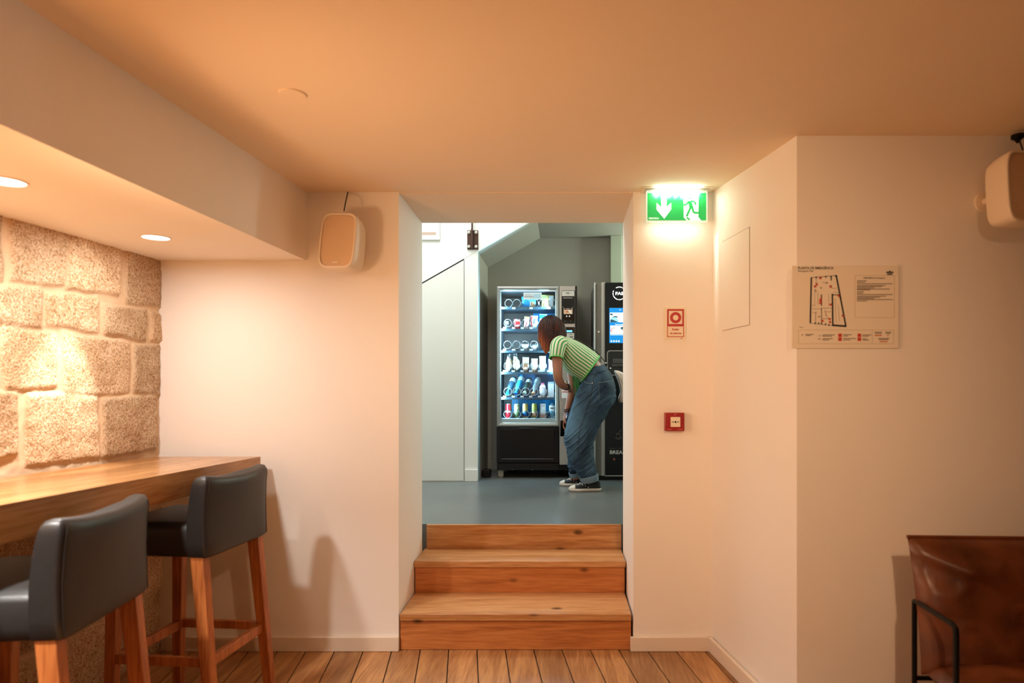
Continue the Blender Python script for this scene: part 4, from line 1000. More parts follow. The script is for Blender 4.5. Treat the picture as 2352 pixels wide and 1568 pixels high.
# top tray
a = pouch(1216, 690, 34, 26, 'cookie_bag', 'bright blue cookie bag behind the pale sticker on the top tray', 'snack', 0, bluep, tilt=-3, th=0.22)
for dx, s_ in ((0.45, 0.42), (0.35, 0.22), (0.62, 0.20)):
    c = a[1] @ Vector((a[2] * dx, -a[2] * 0.24, a[3] * s_)); MB().ell(c, 0.017, 0.004, 0.017, 16, 8).build('cookie_print', cookie, a[0])
a2 = pouch(1257, 688.5, 29, 29, 'snack_bag', 'yellow and white snack bag in the right corner of the top tray', 'snack', 0, yellow, tilt=2, th=0.26)
band(a2[0], a2[1], a2[2], a2[3], 0.05, 0.95, white, 0.26, 'white_side', 0.25, 1.0)
band(a2[0], a2[1], a2[2], a2[3], 0.55, 0.95, pm('pack_leaf', 150, 166, 92), 0.26, 'green_corner', -0.95, -0.2)
word(a2[0], a2[1], a2[2], a2[3], 'chips', 0.5, 0.012, redk, 0.26, rot=78)
# second tray
a = pouch(1163.5, 740, 9, 20, 'chocolate_bar', 'thin charcoal wrapped bar alone at the left of the second tray', 'snack', 1, dkg, tilt=2, th=0.5)
band(*a, 0.70, 0.95, pm('pack_mint', 150, 176, 170), 0.5)
a = pouch(1187.5, 740.5, 14.5, 24, 'chocolate_bar', 'red wrapped wafer bar with white slanted lettering on the second tray', 'snack', 1, redk, tilt=1, th=0.3)
band(*a, 0.80, 0.98, pm('pack_silver', 190, 186, 190, 0.25, metal=0.4), 0.3); word(*a, 'KitKat', 0.42, 0.013, white, 0.3, rot=14, stretch=0.9)
a = pouch(1208, 737, 12, 29, 'chocolate_bar', 'gold topped white bar with red lettering on the second tray', 'snack', 1, pm('pack_cream_pink', 224, 206, 210), tilt=5, th=0.3)
band(*a, 0.86, 1.0, gold, 0.3); band(*a, 0.0, 0.12, gold, 0.3); word(*a, 'TWIX', 0.46, 0.015, redk, 0.3, rot=80)
a = pouch(1226, 735.5, 16.5, 31, 'snack_bag', 'tall silver bag with red left edge on the second tray', 'snack', 1, pm('pack_pale_silver', 196, 206, 212, 0.3, metal=0.2), tilt=2, th=0.26)
band(*a, 0.35, 0.95, redk, 0.26, 'red_edge', -1.0, -0.6); band(*a, 0.1, 0.35, redk, 0.26, 'red_corner', -0.9, -0.35); word(*a, 'nacks', 0.62, 0.016, dkg, 0.26, rot=76)
a = pouch(1246, 735.5, 16.5, 34, 'snack_bag', 'blue and white bag partly hidden by the person on the second tray', 'snack', 1, white, tilt=3, th=0.28)
band(*a, 0.72, 0.98, bluep, 0.28, 'blue_top'); band(*a, 0.3, 0.7, bluep, 0.28, 'blue_side', 0.3, 1.0); word(*a, 'milk', 0.52, 0.017, pm('pack_navy', 30, 50, 110), 0.28, rot=66)
# third tray
def tub(px, py, w_, h_, label, row, lid=True):
    c = G(px, py + h_ / 2); r = w_ * gs / 2; H = h_ * gs
    t = empty('wrapped_tub', (c.x, YG, c.z), label, 'snack', GR[row])
    mb = MB(); mb.lathe(c, [(r * 0.62, 0), (r * 0.80, H * 0.1), (r * 0.92, H * 0.45), (r * 0.96, H * 0.62), (r * 0.90, H * 0.64)], 24); mb.build('cup', white, t)
    mb = MB(); mb.lathe(c, [(r * 0.97, H * 0.62), (r * 1.0, H * 0.66), (r * 0.96, H * 0.72), (r * 0.3, H * 0.74)], 24); lo = mb.build('lid', pm('pack_pale_blue', 206, 226, 236), t)
    mb = MB(); n = 14
    for k in range(n):
        an = 2 * PI * k / n; mb.tube([c + Vector((r * 0.7 * math.cos(an), r * 0.7 * math.sin(an), H * 0.72)), c + Vector((r * 0.9 * math.cos(an + 0.2), r * 0.9 * math.sin(an + 0.2), H * (0.86 + 0.1 * (k % 3))))], [0.004, 0.0015], 5)
    mb.build('film', clear, t)
    return t
tub(1206, 788, 16, 24, 'white tub in crumpled clear film on the third tray', 2)
def carton(px, py, w_, h_, name, label, row, m, top='flat', dpt=None, cat='drink'):
    c = G(px, py + h_ / 2); W2 = w_ * gs / 2; H = h_ * gs; d = dpt or W2 * 1.5
    t = empty(name, (c.x, YG, c.z), label, cat, GR[row])
    dy = 0.07 if name == 'snack_box' else 0
    MB().box(c.x - W2, c.x + W2, YG - 0.01 + dy, YG - 0.01 + d + dy, c.z, c.z + H).build('box', m, t, bevel=0.003)
    return t, c, W2, H
t, c, W2, H = carton(1226.5, 776, 13, 18, 'snack_box', 'pale box standing behind clear wrapped tub on the third tray', 2, pm('pack_ice', 206, 226, 234), cat='snack')
tub(1227, 793, 17, 19, 'clear wrapped tub in front of a pale box on the third tray', 2)
# fourth tray: rolls in clear bags, then drinks cups and packs
def roll_bag(px, py, label, c1, c2, tilt):
    c = G(px, py + 21); c.z += 0.006; t = empty('bread_roll', (c.x, YG, c.z), label, 'snack', GR[3])
    R = Matrix.Translation(c) @ Matrix.Rotation(math.radians(tilt), 4, 'Y')
    mb = MB(); rings = []; Hh = 36 * gs
    for j in range(13):
        s = j / 12; r = 0.031 * (math.sin(PI * (0.06 + 0.88 * s))) ** 0.7 * (1 + 0.10 * math.sin(s * 19))
        rings.append([R @ Vector((r * math.cos(2 * PI * k / 14) + 0.006 * math.sin(3 * s), r * 0.8 * math.sin(2 * PI * k / 14), s * Hh)) for k in range(14)])
    mb.loft(rings); mb.build('roll', c1, t)
    mb = MB(); mb.ell(R @ Vector((0.010, -0.018, Hh * 0.5)), 0.013, 0.012, Hh * 0.40, 12, 8); mb.build('filling', c2, t)
    mb = MB(); rings = []
    for j in range(13):
        s = j / 12; r = 0.0315 * (math.sin(PI * (0.10 + 0.8 * s))) ** 0.5 * (1 + 0.08 * noise.noise(Vector((s * 9, px, 0)))) + 0.004 * max(0, (s - 0.8) * 5)
        rings.append([R @ Vector((r * math.cos(2 * PI * k / 14) * (1 + 0.10 * noise.noise(Vector((k, s * 7, px)))), r * 0.85 * math.sin(2 * PI * k / 14), s * 44 * gs - 0.004)) for k in range(14)])
    mb.loft(rings, True, False); mb.build('clear_bag', clear, t)
roll_bag(1166, 829, 'brown filled roll in a clear bag at the left of the fourth tray', pm('crust_brown', 206, 160, 120, 0.6, var=0.2), pm('filling_pale', 226, 214, 200, 0.6), 4)
roll_bag(1186, 828, 'pale yellow filled roll in a clear bag on the fourth tray', pm('crust_yellow', 234, 216, 166, 0.6, var=0.15), pm('filling_white', 232, 232, 226, 0.6), -3)
a = pouch(1206.5, 831, 15, 34, 'snack_pack', 'brown snack pack with pale grey top on the fourth tray', 'snack', 3, brown, tilt=2, th=0.4)
band(*a, 0.62, 0.98, pm('pack_grey_blue', 176, 192, 204), 0.4, 'grey_top'); MB().ell(a[1] @ Vector((0, -0.016, a[3] * 0.22)), 0.022, 0.008, 0.022, 14, 8).build('biscuit_print', pm('biscuit', 214, 180, 150), a[0])
a = pouch(1227, 832.5, 15, 31, 'snack_pack', 'grey blue labelled snack pack with round window on the fourth tray', 'snack', 3, pm('pack_grey_brown', 176, 160, 150), tilt=1, th=0.4)
band(*a, 0.40, 0.86, pm('pack_sky', 190, 212, 226), 0.4, 'pale_label'); MB().ell(a[1] @ Vector((0, -0.016, a[3] * 0.2)), 0.022, 0.008, 0.020, 14, 8).build('biscuit_print', pm('biscuit', 214, 180, 150), a[0])
a = pouch(1245.5, 831, 15, 36, 'snack_pack', 'white rounded snack pack with beige top on the fourth tray', 'snack', 3, white, tilt=1, th=0.5)
band(*a, 0.52, 0.86, pm('pack_beige', 190, 180, 170), 0.5, 'beige_label')
a = pouch(1265.5, 834, 13, 30, 'snack_pack', 'plain white pack at the right end of the fourth tray', 'snack', 3, white, tilt=1, th=0.4)
# fifth tray: bottles leaning back, cap toward the glass
def lying_bottle(px, py, ex_, ey_, r, label, m, cap, lab=None, row=4):
    a0_ = U(px, py, YG - 0.022); a1_ = U(ex_, ey_, YG + 0.13)
    t = empty('drink_bottle', (a0_.x, YG, a0_.z), label, 'drink', GR[row])
    ax = (a1_ - a0_); ln_ = ax.length; Q = ax.to_track_quat('Z', 'Y').to_matrix().to_4x4()
    pr = [(0.011, 0.0), (0.012, 0.03), (r * 0.75, 0.06), (r, 0.085)]
    for k in range(6): z = 0.095 + (ln_ - 0.105) * k / 5; pr.append((r * (0.95 if k % 2 else 1.0), z))
    pr += [(r * 0.85, ln_), (0.004, ln_)]
    MB().lathe(a0_, pr, 20, Q).build('bottle_body', m, t)
    MB().lathe(a0_, [(0.001, -0.012), (0.0155, -0.012), (0.0165, -0.008), (0.0165, 0.010), (0.012, 0.011)], 18, Q).build('cap', cap, t)
    if lab: MB().lathe(a0_, [(r * 1.02, ln_ * 0.66), (r * 1.03, ln_ * 0.67), (r * 1.03, ln_ * 0.86), (r * 1.02, ln_ * 0.87)], 20, Q).build('bottle_label', lab, t)
capb = pm('cap_blue', 30, 120, 200)
lying_bottle(1166, 902, 1181, 868, 0.028, 'dark water bottle with blue cap leaning back at the left of the fifth tray', pm('water_dark', 60, 84, 104, 0.12), capb, pm('pack_ice', 206, 226, 234))
lying_bottle(1185, 902, 1200, 864, 0.028, 'blue water bottle with blue cap leaning back on the fifth tray', pm('water_blue', 60, 150, 196, 0.12), capb, pm('pack_sky', 190, 212, 226))
lying_bottle(1205, 902, 1217, 872, 0.028, 'dark green bottle with pale cap leaning back on the fifth tray', pm('bottle_green', 38, 62, 56, 0.12), pm('cap_mint', 176, 206, 196), pm('pack_ice', 206, 226, 234))
lying_bottle(1225, 903, 1237, 870, 0.027, 'clear grey bottle with peach cap leaning back on the fifth tray', pm('bottle_grey', 140, 156, 164, 0.12), pm('cap_peach', 226, 186, 150), pm('pack_sky', 190, 212, 226))
c = G(1246.5, 907.5); t = empty('drink_bottle', (c.x, YG, c.z), 'white upright drink bottle with a pink cap on the fifth tray', 'drink', GR[4])
MB().lathe(c, [(0.024, 0), (0.027, 0.006), (0.026, 0.05), (0.0275, 0.065), (0.027, 0.105), (0.018, 0.118), (0.012, 0.121)], 20).build('bottle_body', white, t)
MB().lathe(c + Vector((0, 0, 0.121)), [(0.013, 0), (0.0135, 0.003), (0.0125, 0.014), (0.004, 0.015)], 16).build('cap', pm('cap_pink', 236, 110, 140), t)
MB().lathe(c, [(0.0282, 0.068), (0.0282, 0.092)], 20).build('bottle_label', pm('pack_pink_white', 232, 206, 214), t)
t, c, W2, H = carton(1265.5, 891, 14, 33, 'drink_carton', 'tall white carton with slanted top at the right end of the fifth tray', 4, white)
MB().prism([(YG - 0.01, c.z + H), (YG - 0.01 + W2 * 1.5, c.z + H), (YG - 0.01 + W2 * 1.5, c.z + H + 0.018)], 'YZ', c.x - W2, c.x + W2).build('slanted_top', pm('pack_ice', 206, 226, 234), t)
# bottom tray: cans and cartons
def can(px, py, h_, label, m, prt=None, word_=None, wm=None, lean=0.0):
    c = G(px, py + h_ / 2); r = 0.0245; H = h_ * gs
    t = empty('drink_can', (c.x, YG, c.z), label, 'drink', GR[5])
    MB().lathe(c, [(r * 0.8, 0), (r, 0.008), (r, H - 0.012), (r * 0.84, H - 0.001), (r * 0.84, H)], 26).build('can_body', m, t)
    MB().lathe(c, [(r * 0.85, H - 0.001), (r * 0.86, H + 0.002), (r * 0.80, H + 0.002), (r * 0.78, H - 0.002), (0.002, H - 0.002)], 26).build('lid', M['steel'], t)
    if prt:
        MB().lathe(c, [(r + 0.0004, H * 0.10), (r + 0.0008, H * 0.11), (r + 0.0008, H * 0.42), (r + 0.0004, H * 0.43)], 26).build('printed_band', prt, t)
    if word_:
        Mx = Matrix.Translation(c + Vector((0, -r - 0.0015, H * 0.62)))
        MB().text(word_, 0, -0.016, 0, 0.034 if len(word_) == 1 else 0.012, 'CENTER', M=Mx, bold=0.0012).build('lettering', wm, t)
can(1167.5, 941.5, 31, 'red drink can with pale band at the left of the bottom tray', pm('can_red', 186, 30, 40, 0.25, metal=0.3), None)
c = G(1167.5, 957); MB().lathe(c, [(0.0252, 0.048), (0.0252, 0.058)], 26).build('pale_band', white, bpy.data.objects['drink_can'])
can(1187, 941, 31, 'pale green can with a large 7 on the bottom tray', pm('can_green', 160, 186, 140, 0.25, metal=0.2), None, '7', pm('can_white', 236, 240, 236))
can(1206.5, 941, 32, 'yellow can with blue and white lower half on the bottom tray', pm('can_yellow', 214, 190, 110, 0.25, metal=0.2), pm('can_blue', 40, 110, 190))
can(1227.5, 941, 32, 'lime can with pale orange band on the bottom tray', pm('can_lime', 176, 186, 84, 0.25, metal=0.2), pm('can_peach', 226, 200, 176))
t, c, W2, H = carton(1247, 941.5, 13, 32, 'drink_carton', 'flat topped white carton with pink foot on the bottom tray', 5, white)
MB().box(c.x - W2 - .0006, c.x + W2 + .0006, YG - 0.0106, YG - 0.01 + W2 * 1.5, c.z, c.z + H * 0.18).build('pink_foot', pm('pack_pink', 236, 180, 176), t)
MB().text('LEITE', c.x, c.z + H * 0.80, YG - 0.0108, 0.009, 'CENTER').build('lettering', gry, t)
c = G(1268, 957.5); t = empty('water_bottle', (c.x, YG, c.z), 'squat clear bottle with dark lettered white label at the right of the bottom tray', 'drink', GR[5])
MB().lathe(c, [(0.022, 0), (0.026, 0.006), (0.026, 0.105), (0.012, 0.122), (0.012, 0.13)], 20).build('bottle_body', pm('water_pale', 120, 170, 196, 0.1), t)
MB().lathe(c, [(0.0266, 0.062), (0.0266, 0.11)], 20).build('bottle_label', white, t)
MB().text('água', c.x, c.z + 0.082, YG - 0.0285, 0.013, 'CENTER', bold=0.001).build('lettering', blk, t)

# ------------------------------------------------------------------ hot drinks machine
YC = 5.44
h = lambda px, py, y=YC: U(px, py, y)
cm = empty('coffee_machine', (0.6, 5.75, ZF), 'black and silver hot drinks machine with a blue touch screen beyond the person', 'coffee machine')
xa, xe, xb = h(1364.5, 0).x, h(1390, 0).x, 0.98
zt_, zb_ = h(0, 648.5).z, h(0, 1092).z
MB().box(xa + 0.004, xb, YC + 0.03, 6.08, ZF + 0.06, zt_ - 0.003).build('cabinet', mat('coffee_side_grey', rgb(112, 108, 100), 0.45, 0.2, var=0.04), cm)
MB().box(xa, h(1368.5, 0).x, YC - 0.012, YC + 0.05, zb_, zt_).build('silver_edge', silver2, cm, bevel=0.006)
MB().box(h(1368.5, 0).x, h(1381.5, 0).x, YC + 0.004, YC + 0.05, zb_, zt_).build('side_panel', mat('coffee_side_grey', rgb(112, 108, 100), 0.45, 0.2), cm)
MB().tube([(h(1385.5, 0).x, YC + 0.008, zb_), (h(1385.5, 0).x, YC + 0.008, zt_)], 0.017, 20).build('silver_pillar', silver2, cm)
MB().box(xe, xb, YC, YC + 0.05, zb_, zt_).build('front_panel', blk_g, cm, bevel=0.002)
MB().box(xe, xb, YC - 0.002, YC + 0.03, zb_ - 0.006, zb_ + 0.004).build('bottom_rail', silver2, cm)
MB().box(xa + 0.01, xb, YC + 0.03, 6.05, ZF, ZF + 0.062).build('plinth', blk_p, cm)
kx = h(1375.5, 762.5, YC); MB().lathe(kx + Vector((0, 0.004, 0)), [(0.010, 0), (0.010, 0.004), (0.006, 0.006)], 18, Matrix.Rotation(PI / 2, 4, 'X')).build('lock', M['steel'], cm)
lc = h(1422.5, 673.5); logo = MB()
for a0_, a1_ in ((122, 62), (58, 20), (14, -40), (-55, -100), (-104, -160), (-164, -186), (-190, -206)):
    logo.arc((lc.x, lc.z), 0.0505, 0.0585, a1_, a0_, YC - 0.0015, YC, 10)
lit = mat('logo_white', rgb(240, 244, 246), 0.4, emit=(0.9, 0.97, 1, 1), estr=0.55)
logo.text('FAS', lc.x, lc.z - 0.013, YC - 0.001, 0.026, 'CENTER', stretch=1.25, bold=0.0016); logo.build('logo', lit, cm)
# touch screen
s0, s1 = h(1399.5, 787.5), h(1463, 707)
scr = MB().box(s0.x, s1.x, YC - 0.004, YC, s0.z, s1.z).build('screen', mat('screen_blue', rgb(16, 116, 196), 0.2, var=0.02, emit=(0.0, 0.24, 0.62, 1), estr=0.8), cm)
P3 = lambda x, y: h(1270 + x / 9.224, 650 + y / 9.224)
def spl(x0, y0_, x1, y1_, m, name, d=0.0045):
    a, b = P3(x0, y1_), P3(x1, y0_); return MB().box(a.x, b.x, YC - d, YC - 0.004, a.z, b.z).build(name, m, scr)
swh = mat('screen_white', rgb(240, 250, 252), 0.3, emit=(0.80, 0.95, 1.0, 1), estr=0.85); sdk = mat('screen_dark', rgb(20, 50, 70), 0.3, emit=(0.02, 0.10, 0.16, 1), estr=0.6); scy = mat('screen_cyan', rgb(130, 215, 236), 0.3, emit=(0.35, 0.78, 0.92, 1), estr=0.8)
spl(1205, 625, 1770, 830, swh, 'picture'); spl(1215, 898, 1770, 1080, swh, 'picture'); spl(1215, 1090, 1770, 1102, swh, 'line')
mm_ = MB(); pts = [P3(*q) for q in ((1210, 760), (1250, 720), (1330, 690), (1400, 830), (1210, 830))]; mm_.prism([(q.x, q.z) for q in pts], 'XZ', YC - 0.005, YC - 0.0045); mm_.build('picture_shade', scy, scr)
mm_ = MB()
for poly in (((1250, 735), (1300, 700), (1370, 705), (1365, 730), (1310, 722)), ((1212, 790), (1240, 765), (1390, 826), (1212, 830)), ((1210, 640), (1260, 650), (1270, 690), (1212, 672))):
    pts = [P3(*q) for q in poly]; mm_.prism([(q.x, q.z) for q in pts], 'XZ', YC - 0.0055, YC - 0.005)
mm_.build('picture_detail', sdk, scr)
mm_ = MB(); pts = [P3(*q) for q in ((1430, 940), (1480, 925), (1490, 945), (1470, 985), (1435, 970))]; mm_.prism([(q.x, q.z) for q in pts], 'XZ', YC - 0.0052, YC - 0.0045)
a = P3(1455, 995); mm_.box(a.x, P3(1505, 0).x, YC - 0.005, YC - 0.0045, a.z, P3(0, 985).z); mm_.build('picture_marks', sdk, scr)
mm_ = MB()
for x_, y_ in ((1225, 1000), (1250, 970), (1245, 1025), (1290, 950)): q = P3(x_, y_); mm_.arc((q.x, q.z), 0, 0.006, 0, 360, YC - 0.005, YC - 0.0045, 10)
mm_.build('red_marks', mat('screen_red', rgb(230, 110, 100), 0.3, emit=(0.8, 0.2, 0.15, 1), estr=0.5), scr)
q = P3(1420, 575); MB().text('Olá', q.x, q.z, YC - 0.0045, 0.0085, 'CENTER').text('Toca no ecrã', P3(1400, 0).x, P3(0, 884).z, YC - 0.0045, 0.009, 'CENTER', bold=0.0005).build('lettering', swh, scr)
for x_ in (1238, 1293, 1345, 1398): q = P3(x_, 1230); MB().ell(q + Vector((0, -0.004, 0)), 0.0072, 0.0012, 0.008, 14, 6).build('language_button', swh, scr)
# cup bay
b0_, b1_ = h(1394, 862), h(1470, 804.5)
bay = MB(); bay.rrect(b0_.x, b1_.x, b0_.z, b1_.z, 0.025, YC - 0.004, YC - 0.0002); bo_ = bay.build('bay_rim', silver2, cm)
bay = MB(); bay.rrect(b0_.x + 0.007, b1_.x - 0.007, b0_.z + 0.007, b1_.z - 0.007, 0.02, YC - 0.0055, YC - 0.003); bay.build('bay', mat('bay_dark', rgb(20, 20, 21), 0.35), bo_)
for x0, y0_, x1, y1_, ro in ((1407, 824, 1445, 835, 0.4), (1405.5, 836, 1445, 842, 0.3)):
    a, b = h(x0, y1_), h(x1, y0_); MB().box(a.x, b.x, YC - 0.02, YC - 0.004, a.z, b.z).build('nozzle_block', mat('bay_grey', rgb(70, 68, 66), 0.4), bo_, bevel=0.003)
q = h(1419, 839, YC - 0.021); MB().lathe(q, [(0.004, 0), (0.004, 0.001)], 10, Matrix.Rotation(PI / 2, 4, 'X')).build('nozzle', blk_p, bo_)
# cup drawing and lettering on the front
pr_ = mat('faint_print', rgb(120, 116, 108), 0.5); pr2 = mat('white_print', rgb(214, 210, 202), 0.5); pr0 = mat('ghost_print', rgb(64, 60, 56), 0.5)
q = lambda x, y: h(1120 + x / 4.9, 860 + y / 4.9, YC - 0.001)
cu = MB(); cu.tube([q(1436, 705), q(1450, 722), q(1475, 728), q(1500, 720), q(1510, 705)], 0.0013, 5); cu.tube([q(1448, 690), q(1455, 712), q(1475, 716), q(1490, 712), q(1497, 690)], 0.0013, 5)
cu.tube([q(1443, 668), q(1470, 662), q(1497, 668), q(1470, 673), q(1443, 668)], 0.0013, 5); cu.tube([q(1476, 655), q(1484, 640), q(1496, 635), q(1503, 618)], 0.0012, 5); cu.build('cup_drawing', pr_, cm)
p = q(1372, 893); MB().text('BREAK', p.x, p.z, YC - 0.001, 0.0315, stretch=1.12, bold=0.001).build('front_lettering', pr2, cm)
p = q(1372, 846); MB().text('TIME FOR A', p.x, p.z, YC - 0.001, 0.018, stretch=1.25).build('ghost_lettering', pr0, cm)
p = q(1424, 953); MB().box(p.x - 0.009, p.x + 0.009, YC - 0.001, YC, p.z - 0.009, p.z + 0.009).build('orange_mark', mat('mark_orange', rgb(150, 70, 40), 0.5), cm)
p = q(1476, 953); MB().box(p.x, p.x + 0.03, YC - 0.001, YC, p.z - 0.002, p.z + 0.002).build('front_line', pr0, cm)
# ------------------------------------------------------------------ the person bending toward the vending machine
YP = 5.0; pxm = YP / F
skin = mat('skin', rgb(156, 102, 78), 0.5, var=0.06, scale=25)
person = empty('person', (U(1340, 1100, 5.0).x, 5.0, ZF), 'person in green and cream knit top and blue jeans bending toward the vending machine', 'person')
def oval(c, t, a, b, n=28, e=1.0, bdir=Vector((0, 1, 0))):
    t = t.normalized(); bd = (bdir - t * bdir.dot(t)).normalized(); ad = bd.cross(t)
    return [c + ad * a * spow(math.cos(2 * PI * k / n), e) + bd * b * spow(math.sin(2 * PI * k / n), e) for k in range(n)]
def crom(vals, m):
    """smooth resampling of a list of tuples, m steps between neighbours"""
    out = []
    for i in range(len(vals) - 1):
        p0 = vals[max(i - 1, 0)]; p1 = vals[i]; p2 = vals[i + 1]; p3 = vals[min(i + 2, len(vals) - 1)]
        for j in range(m):
            t = j / m
            out.append(tuple(0.5 * (2 * b + (c - a) * t + (2 * a - 5 * b + 4 * c - d) * t * t + (3 * b - a - 3 * c + d) * t ** 3) for a, b, c, d in zip(p0, p1, p2, p3)))
    out.append(vals[-1]); return out
def limb(mb, keys, m=5, n=28, e=1.0, cap=True, tan0=None):
    """keys: px, py, Y, half width in px, half depth in metres"""
    ks = crom(keys, m); pts = [U(k[0], k[1], k[2]) for k in ks]; rings = []
    for i, k in enumerate(ks):
        t = pts[min(i + 1, len(pts) - 1)] - pts[max(i - 1, 0)]
        if tan0 is not None and i < m: t = tan0.lerp(t.normalized(), i / m)
        rings.append(oval(pts[i], t, k[3] * k[2] / F, k[4], n, e))
    mb.loft(rings, cap, cap); return rings
def remeshed(mb, name, voxel, smooth_it, m, parent, displace=None, sm=True):
    me = bpy.data.meshes.new('tmp'); org = WLOC[parent.name]
    me.from_pydata(mb.v, [], mb.f)
    bm = bmesh.new(); bm.from_mesh(me); bmesh.ops.recalc_face_normals(bm, faces=bm.faces); bm.to_mesh(me); bm.free()
    o = bpy.data.objects.new('tmp', me); C.objects.link(o)
    r = o.modifiers.new('r', 'REMESH'); r.mode = 'VOXEL'; r.voxel_size = voxel
    s = o.modifiers.new('s', 'SMOOTH'); s.factor = 0.5; s.iterations = smooth_it
    dg = bpy.context.evaluated_depsgraph_get(); out = bpy.data.meshes.new_from_object(o.evaluated_get(dg))
    bpy.data.objects.remove(o)
    if displace:
        nn = [v.normal.copy() for v in out.vertices]
        for v, q in zip(out.vertices, nn): v.co += q * displace(v.co, q)
    bvh = BVHTree.FromPolygons([v.co.copy() for v in out.vertices], [tuple(p.vertices) for p in out.polygons])
    for v in out.vertices: v.co -= org
    for p in out.polygons: p.use_smooth = True
    out.materials.clear(); out.materials.append(m); out.name = name
    ob = bpy.data.objects.new(name, out); C.objects.link(ob); ob.parent = parent; WLOC[ob.name] = org
    return ob, bvh
EYE = Vector((0, 0, CH))
def onto(bvh, px, py, lift=0.002):
    d = (U(px, py, 5.0) - EYE).normalized(); hit = bvh.ray_cast(EYE, d)
    return (hit[0] - d * lift) if hit[0] is not None else None

body = MB()
# torso, under the clothes
limb(body, [(1284, 778, 5.0, 13, .048), (1292, 788, 5.0, 19, .10), (1301, 801, 5.0, 26, .15), (1312, 814, 5.0, 31, .155), (1326, 827, 5.0, 33, .15), (1342, 838, 5.0, 31, .135), (1357, 846, 5.0, 26, .13), (1366, 860, 5.0, 27, .13), (1372, 884, 5.0, 29, .13), (1370, 903, 5.0, 28, .12)])
# legs inside the jeans, ankles
for Yl, ks in ((4.91, [(1368, 900, 20), (1353, 945, 19), (1334, 1000, 15), (1338, 1045, 14), (1352, 1090, 10), (1356, 1110, 11)]), (5.10, [(1362, 900, 20), (1344, 945, 18), (1327, 1000, 14), (1326, 1045, 13), (1322, 1084, 9), (1324, 1100, 10)])):
    limb(body, [(a, b_, Yl + (4.868 - 4.91 if Yl < 5 else 0.02) * i / 5, r_, r_ * pxm) for i, (a, b_, r_) in enumerate(ks)])
# near arm: hangs to the elbow, forearm crosses in front
limb(body, [(1290, 786, 4.90, 14, .05), (1284, 796, 4.84, 14, .05), (1280, 822, 4.80, 12.8, .043), (1280.5, 846, 4.785, 11.6, .040), (1281.5, 866, 4.785, 10.6, .038), (1287, 879, 4.82, 9.6, .034), (1294, 886, 4.88, 8.2, .030), (1301, 889, 4.94, 6.6, .024)], n=24)
# far arm: hangs straight down
limb(body, [(1302, 802, 5.13, 14, .05), (1306, 820, 5.17, 13, .045), (1312, 850, 5.18, 11, .038), (1315, 880, 5.17, 9.8, .034), (1312, 905, 5.15, 9.4, .033), (1306, 928, 5.12, 7.4, .027), (1302, 944, 5.10, 6.0, .022), (1300, 952, 5.095, 6.2, .020)], n=24)
def fingers(mb, palm, along, side, curl, ln=0.075, spread=0.018, r=0.0078, bend=(0.3, 0.7, 0.6), thumb=1):
    """palm centre, direction to the finger roots, direction across the knuckles, direction fingers curl to"""
    along, side, curl = along.normalized(), side.normalized(), curl.normalized()
    Mx = Matrix((along, side, curl)).transposed().to_4x4()
    mb.ell(palm, 0.046, 0.038, 0.015, 16, 10, Mx)
    for i, f in enumerate((0.92, 1.05, 1.0, 0.80)):
        p = palm + along * 0.038 + side * ((i - 1.5) * spread); pts = [p - along * 0.02, p]; an = 0.0
        for s_, b_ in zip((0.46, 0.30, 0.24), bend):
            an += b_ * (1 + 0.12 * i); d = along * math.cos(an) + curl * math.sin(an); p = p + d * (ln * f * s_); pts.append(p)
        mb.tube(pts, [r, r * 1.05, r, r * 0.9, r * 0.72], 8)
    p = palm - along * 0.018 - side * 0.030 * thumb; d1 = (along * 0.62 - side * 0.70 * thumb + curl * 0.35).normalized(); d2 = (along * 0.85 - side * 0.2 * thumb + curl * 0.55).normalized()
    mb.tube([p + side * 0.012 * thumb, p, p + d1 * 0.032, p + d1 * 0.032 + d2 * 0.026, p + d1 * 0.032 + d2 * 0.044], [0.012, 0.012, 0.0098, 0.009, 0.0065], 8)
fh = U(1298, 961, 5.09)
fingers(body, fh, Vector((-0.20, 0, -1)), Vector((0.25, 1, 0)), Vector((0.75, -0.5, -0.1)), bend=(0.25, 0.75, 0.6))
nh = U(1306.5, 891, 5.005)
fingers(body, nh, Vector((0.35, 1, -0.1)), Vector((0.25, 0.1, -1)), Vector((-0.6, 0.5, 0.0)), bend=(0.5, 0.9, 0.7))
# head, tipped forward and turned toward the glass
H = U(1268, 764, 4.99)
RH = Matrix.Rotation(math.radians(-14), 3, 'Z') @ Matrix.Rotation(math.radians(-22), 3, 'Y')
def hl(f, y, z): return H + RH @ Vector((-f, y, z))
rings = []
for z, f, bk_x, hw in ((-.120, .082, .048, .016), (-.108, .090, .00, .038), (-.085, .092, -.030, .053), (-.055, .092, -.055, .063), (-.02, .092, -.080, .069), (.01, .089, -.092, .073), (.04, .094, -.097, .075), (.07, .085, -.092, .072), (.095, .062, -.072, .057), (.112, .030, -.04, .034), (.118, .004, -.012, .011)):
    c_ = (f + bk_x) / 2; a_ = (f - bk_x) / 2
    rings.append([hl(c_ + a_ * spow(math.cos(2 * PI * k / 28), 0.9), hw * math.sin(2 * PI * k / 28), z) for k in range(28)])
body.loft(rings)
R4 = RH.to_4x4()
body.ell(hl(.098, 0, -.028), 0.019, 0.014, 0.017, 12, 8, R4).tube([hl(.088, 0, .018), hl(.104, 0, -.022)], [.009, .013], 10)
body.ell(hl(.092, 0, -.066), 0.010, 0.022, 0.007, 12, 8, R4).ell(hl(.091, 0, -.077), 0.010, 0.019, 0.008, 12, 8, R4).ell(hl(.085, 0, -.108), 0.014, 0.018, 0.014, 12, 8, R4)
